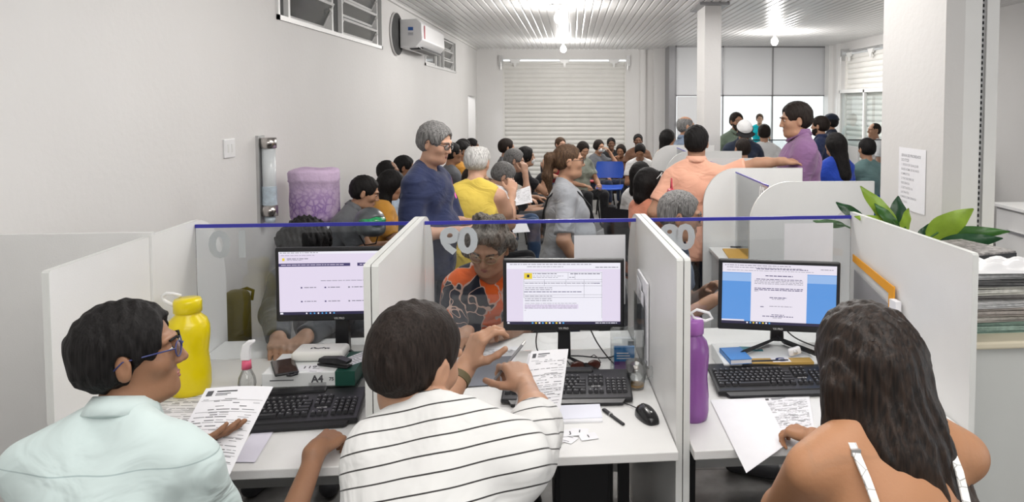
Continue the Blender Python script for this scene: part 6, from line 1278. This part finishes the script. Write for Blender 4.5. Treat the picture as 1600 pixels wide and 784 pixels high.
# the row along the far right
for k, X in enumerate((2.35, 3.05, 3.75, 4.45, 5.15)):
    r = thing('booth_partition', ['leftmost', 'second from the left', 'middle', 'second from the right', 'rightmost'][k]+' white partition of the row near the bright glass', 'partition', (X, 9.9, 0), 0, 'white partitions near the bright glass')
    P = [(-.35, 0), (-.35, 1.22)]+[(.35-.25+.25*math.sin(math.pi/2*q/8), .97+.25*math.cos(math.pi/2*q/8)) for q in range(9)]+[(.35, 0)]
    MB().prism([(-.01, y, z) for y, z in P], (.02, 0, 0)).build('board', M_white, r)
for k, (a, c) in enumerate(((2.37, 3.03), (3.07, 3.73), (3.77, 4.43), (4.47, 5.13))):
    n_ = ['first', 'second', 'third', 'fourth'][k]
    r = thing('booth_desk', n_+' desk from the left in the row near the bright glass', 'desk', ((a+c)/2, 9.9, 0), 0, 'white desks near the bright glass'); w = c-a
    MB().b2(-w/2, w/2, -.35, .35, .725, .75).build('worktop', M_white, r); MB().b2(-w/2, w/2, .0, .02, 0, .725).build('front_panel', M_white, r)
    r = thing('glass_screen', 'clear screen on the '+n_+' desk in the row near the bright glass', 'screen', ((a+c)/2, 10.0, .752), 0, 'clear screens near the bright glass')
    MB().b2(-w/2+.005, w/2-.005, -.002, .002, 0, .54).build('pane', M_sheet, r); MB().b2(-w/2+.005, w/2-.005, -.005, .005, .535, .548).build('dark_edge', M_blackm, r)
# grey cabinet and holder at the far right
cb = thing('cabinet', 'white and grey low cabinet in the far right side area', 'cabinet', (4.15, 5.1, 0)); MB().b2(-.38, .5, -1.3, 1.3, .0, .88).build('body', mat('cabinet_grey', (.60, .60, .59), .45), cb); bev(MB().b2(-.42, .52, -1.32, 1.32, .88, .91).build('worktop', M_white, cb), .003)
for k in range(4): d = MB().b2(-.395, -.38, -1.28+k*.645, -.66+k*.645, .45, .86).build('drawer', M_white, cb); MB().b2(-.41, -.395, -1.1+k*.645, -.84+k*.645, .68, .70).build('handle', M_metal, d)
dp = thing('dispenser', 'small grey and black dispenser on a wall shelf at the far right', 'dispenser', (5.39, 8.2, .95)); MB().rbox((-.05, 0, .28), (.10, .30, .16), .01).build('housing', M_gdark, dp); MB().b2(-.12, 0, -.2, .2, .12, .14).build('shelf', M_metal, dp); MB().rbox((-.05, 0, .06), (.09, .2, .10), .01).build('lower_box', M_metal, dp)
# ---- plant in a pot on the side counter
pl = thing('potted_plant', 'green broad-leaved potted plant behind the right partition, in front of the pillar', 'plant', DK(1.56, 2.98, 1.0005), DA)
MB().lathe([(.001, 0), (.055, 0), (.075, .09), (.082, .095), (.082, .105), (.07, .105), (.066, .09), (.001, .088)], n=26).build('pot', mat('terracotta_grey', (.25, .24, .23), .6), pl, True)
M_leaf = mat('leaf_green', (.05, .16, .03), .28, spec=.5, bump=.15, bscale=30, var=.35, vscale=10); M_leafl = mat('leaf_lime', (.30, .46, .05), .3, bump=.15, bscale=30, var=.3, vscale=12); M_leafd = mat('leaf_dark', (.02, .075, .03), .25, var=.3, bump=.15, bscale=30); M_vein = mat('leaf_margin', (.42, .20, .06), .4)
pbase = DK(1.56, 2.98, 1.0905); Rd = Matrix.Rotation(-DA, 3, 'Z')
def leaf(bx, by, tx, ty, w, m, v0=3.0, v1=3.0, sag=.02, fold=.25, face=None):
    A = atv(bx, by, v0); Bt = atv(tx, ty, v1); org = Vector(pl.location)
    d = Bt-A; L = d.length; side = d.cross(Vector((0, -1, .25)) if face is None else Vector(face)).normalized(); nrm = side.cross(d).normalized(); n = 14; mb = MB(); mb.smooth = True; vs = []
    c0 = pbase+(A-pbase)*.0
    for j in range(n+1):
        t = j/n; wd = w*(math.sin(math.pi*min(1, t*.97+.02)**.80))**.9*(1-.15*t)+.0015; cc = A+d*t+nrm*sag*math.sin(math.pi*t)+Vector((0, 0, -sag*t*t*.5))
        for i in range(7): s = (i-3)/3; vs.append(Rd @ (cc+side*wd*s+nrm*(-fold*wd*abs(s)**1.3)+nrm*.004*math.sin(t*14+i)*abs(s)-org))
    f = [(j*7+i, j*7+i+1, (j+1)*7+i+1, (j+1)*7+i) for j in range(n) for i in range(6)]; k0 = len(vs); nn = Rd @ nrm*.0012
    vs += [v-nn for v in vs]; mb.add(vs, f+[tuple(k0+k for k in reversed(q)) for q in f]); lf = mb.build('leaf', m, pl)
    st_ = MB().tube([Rd @ (p-org) for p in (pbase, pbase+(A-pbase)*.5+Vector((0, 0, .03)), A, A+d*.25+nrm*sag*.7)], .004, 6).build('leaf_stem', M_leaf, lf, True)
B0x, B0y = 1425, 375
for a in ((1402, 352, 1344, 291, .028, M_leafl, 3.0, 2.98, .0, .2), (1405, 356, 1366, 318, .020, M_leaf, 3.0, 2.95, .0, .2), (1407, 360, 1403, 306, .036, M_leafd, 3.02, 3.05, .0, .25), (1413, 364, 1419, 325, .018, M_leafl, 2.98, 2.96, .0, .2), (1350, 344, 1306, 316, .022, M_leafd, 3.05, 3.1, .0, .2), (1402, 356, 1335, 336, .022, M_leafl, 3.0, 2.97, .012, .3),
          (1448, 374, 1521, 322, .046, M_leafl, 3.0, 2.9, .02, .15), (1470, 368, 1578, 356, .024, M_leaf, 3.0, 2.8, .03, .2), (1462, 384, 1567, 368, .030, M_leafd, 2.98, 2.78, .022, .2), (1432, 372, 1458, 346, .012, M_leafd, 3.0, 3.0, .006, .2), (1320, 352, 1270, 345, .014, M_leaf, 3.08, 3.14, .0, .2)): a = list(a); a[4] *= 1.25; leaf(*a)
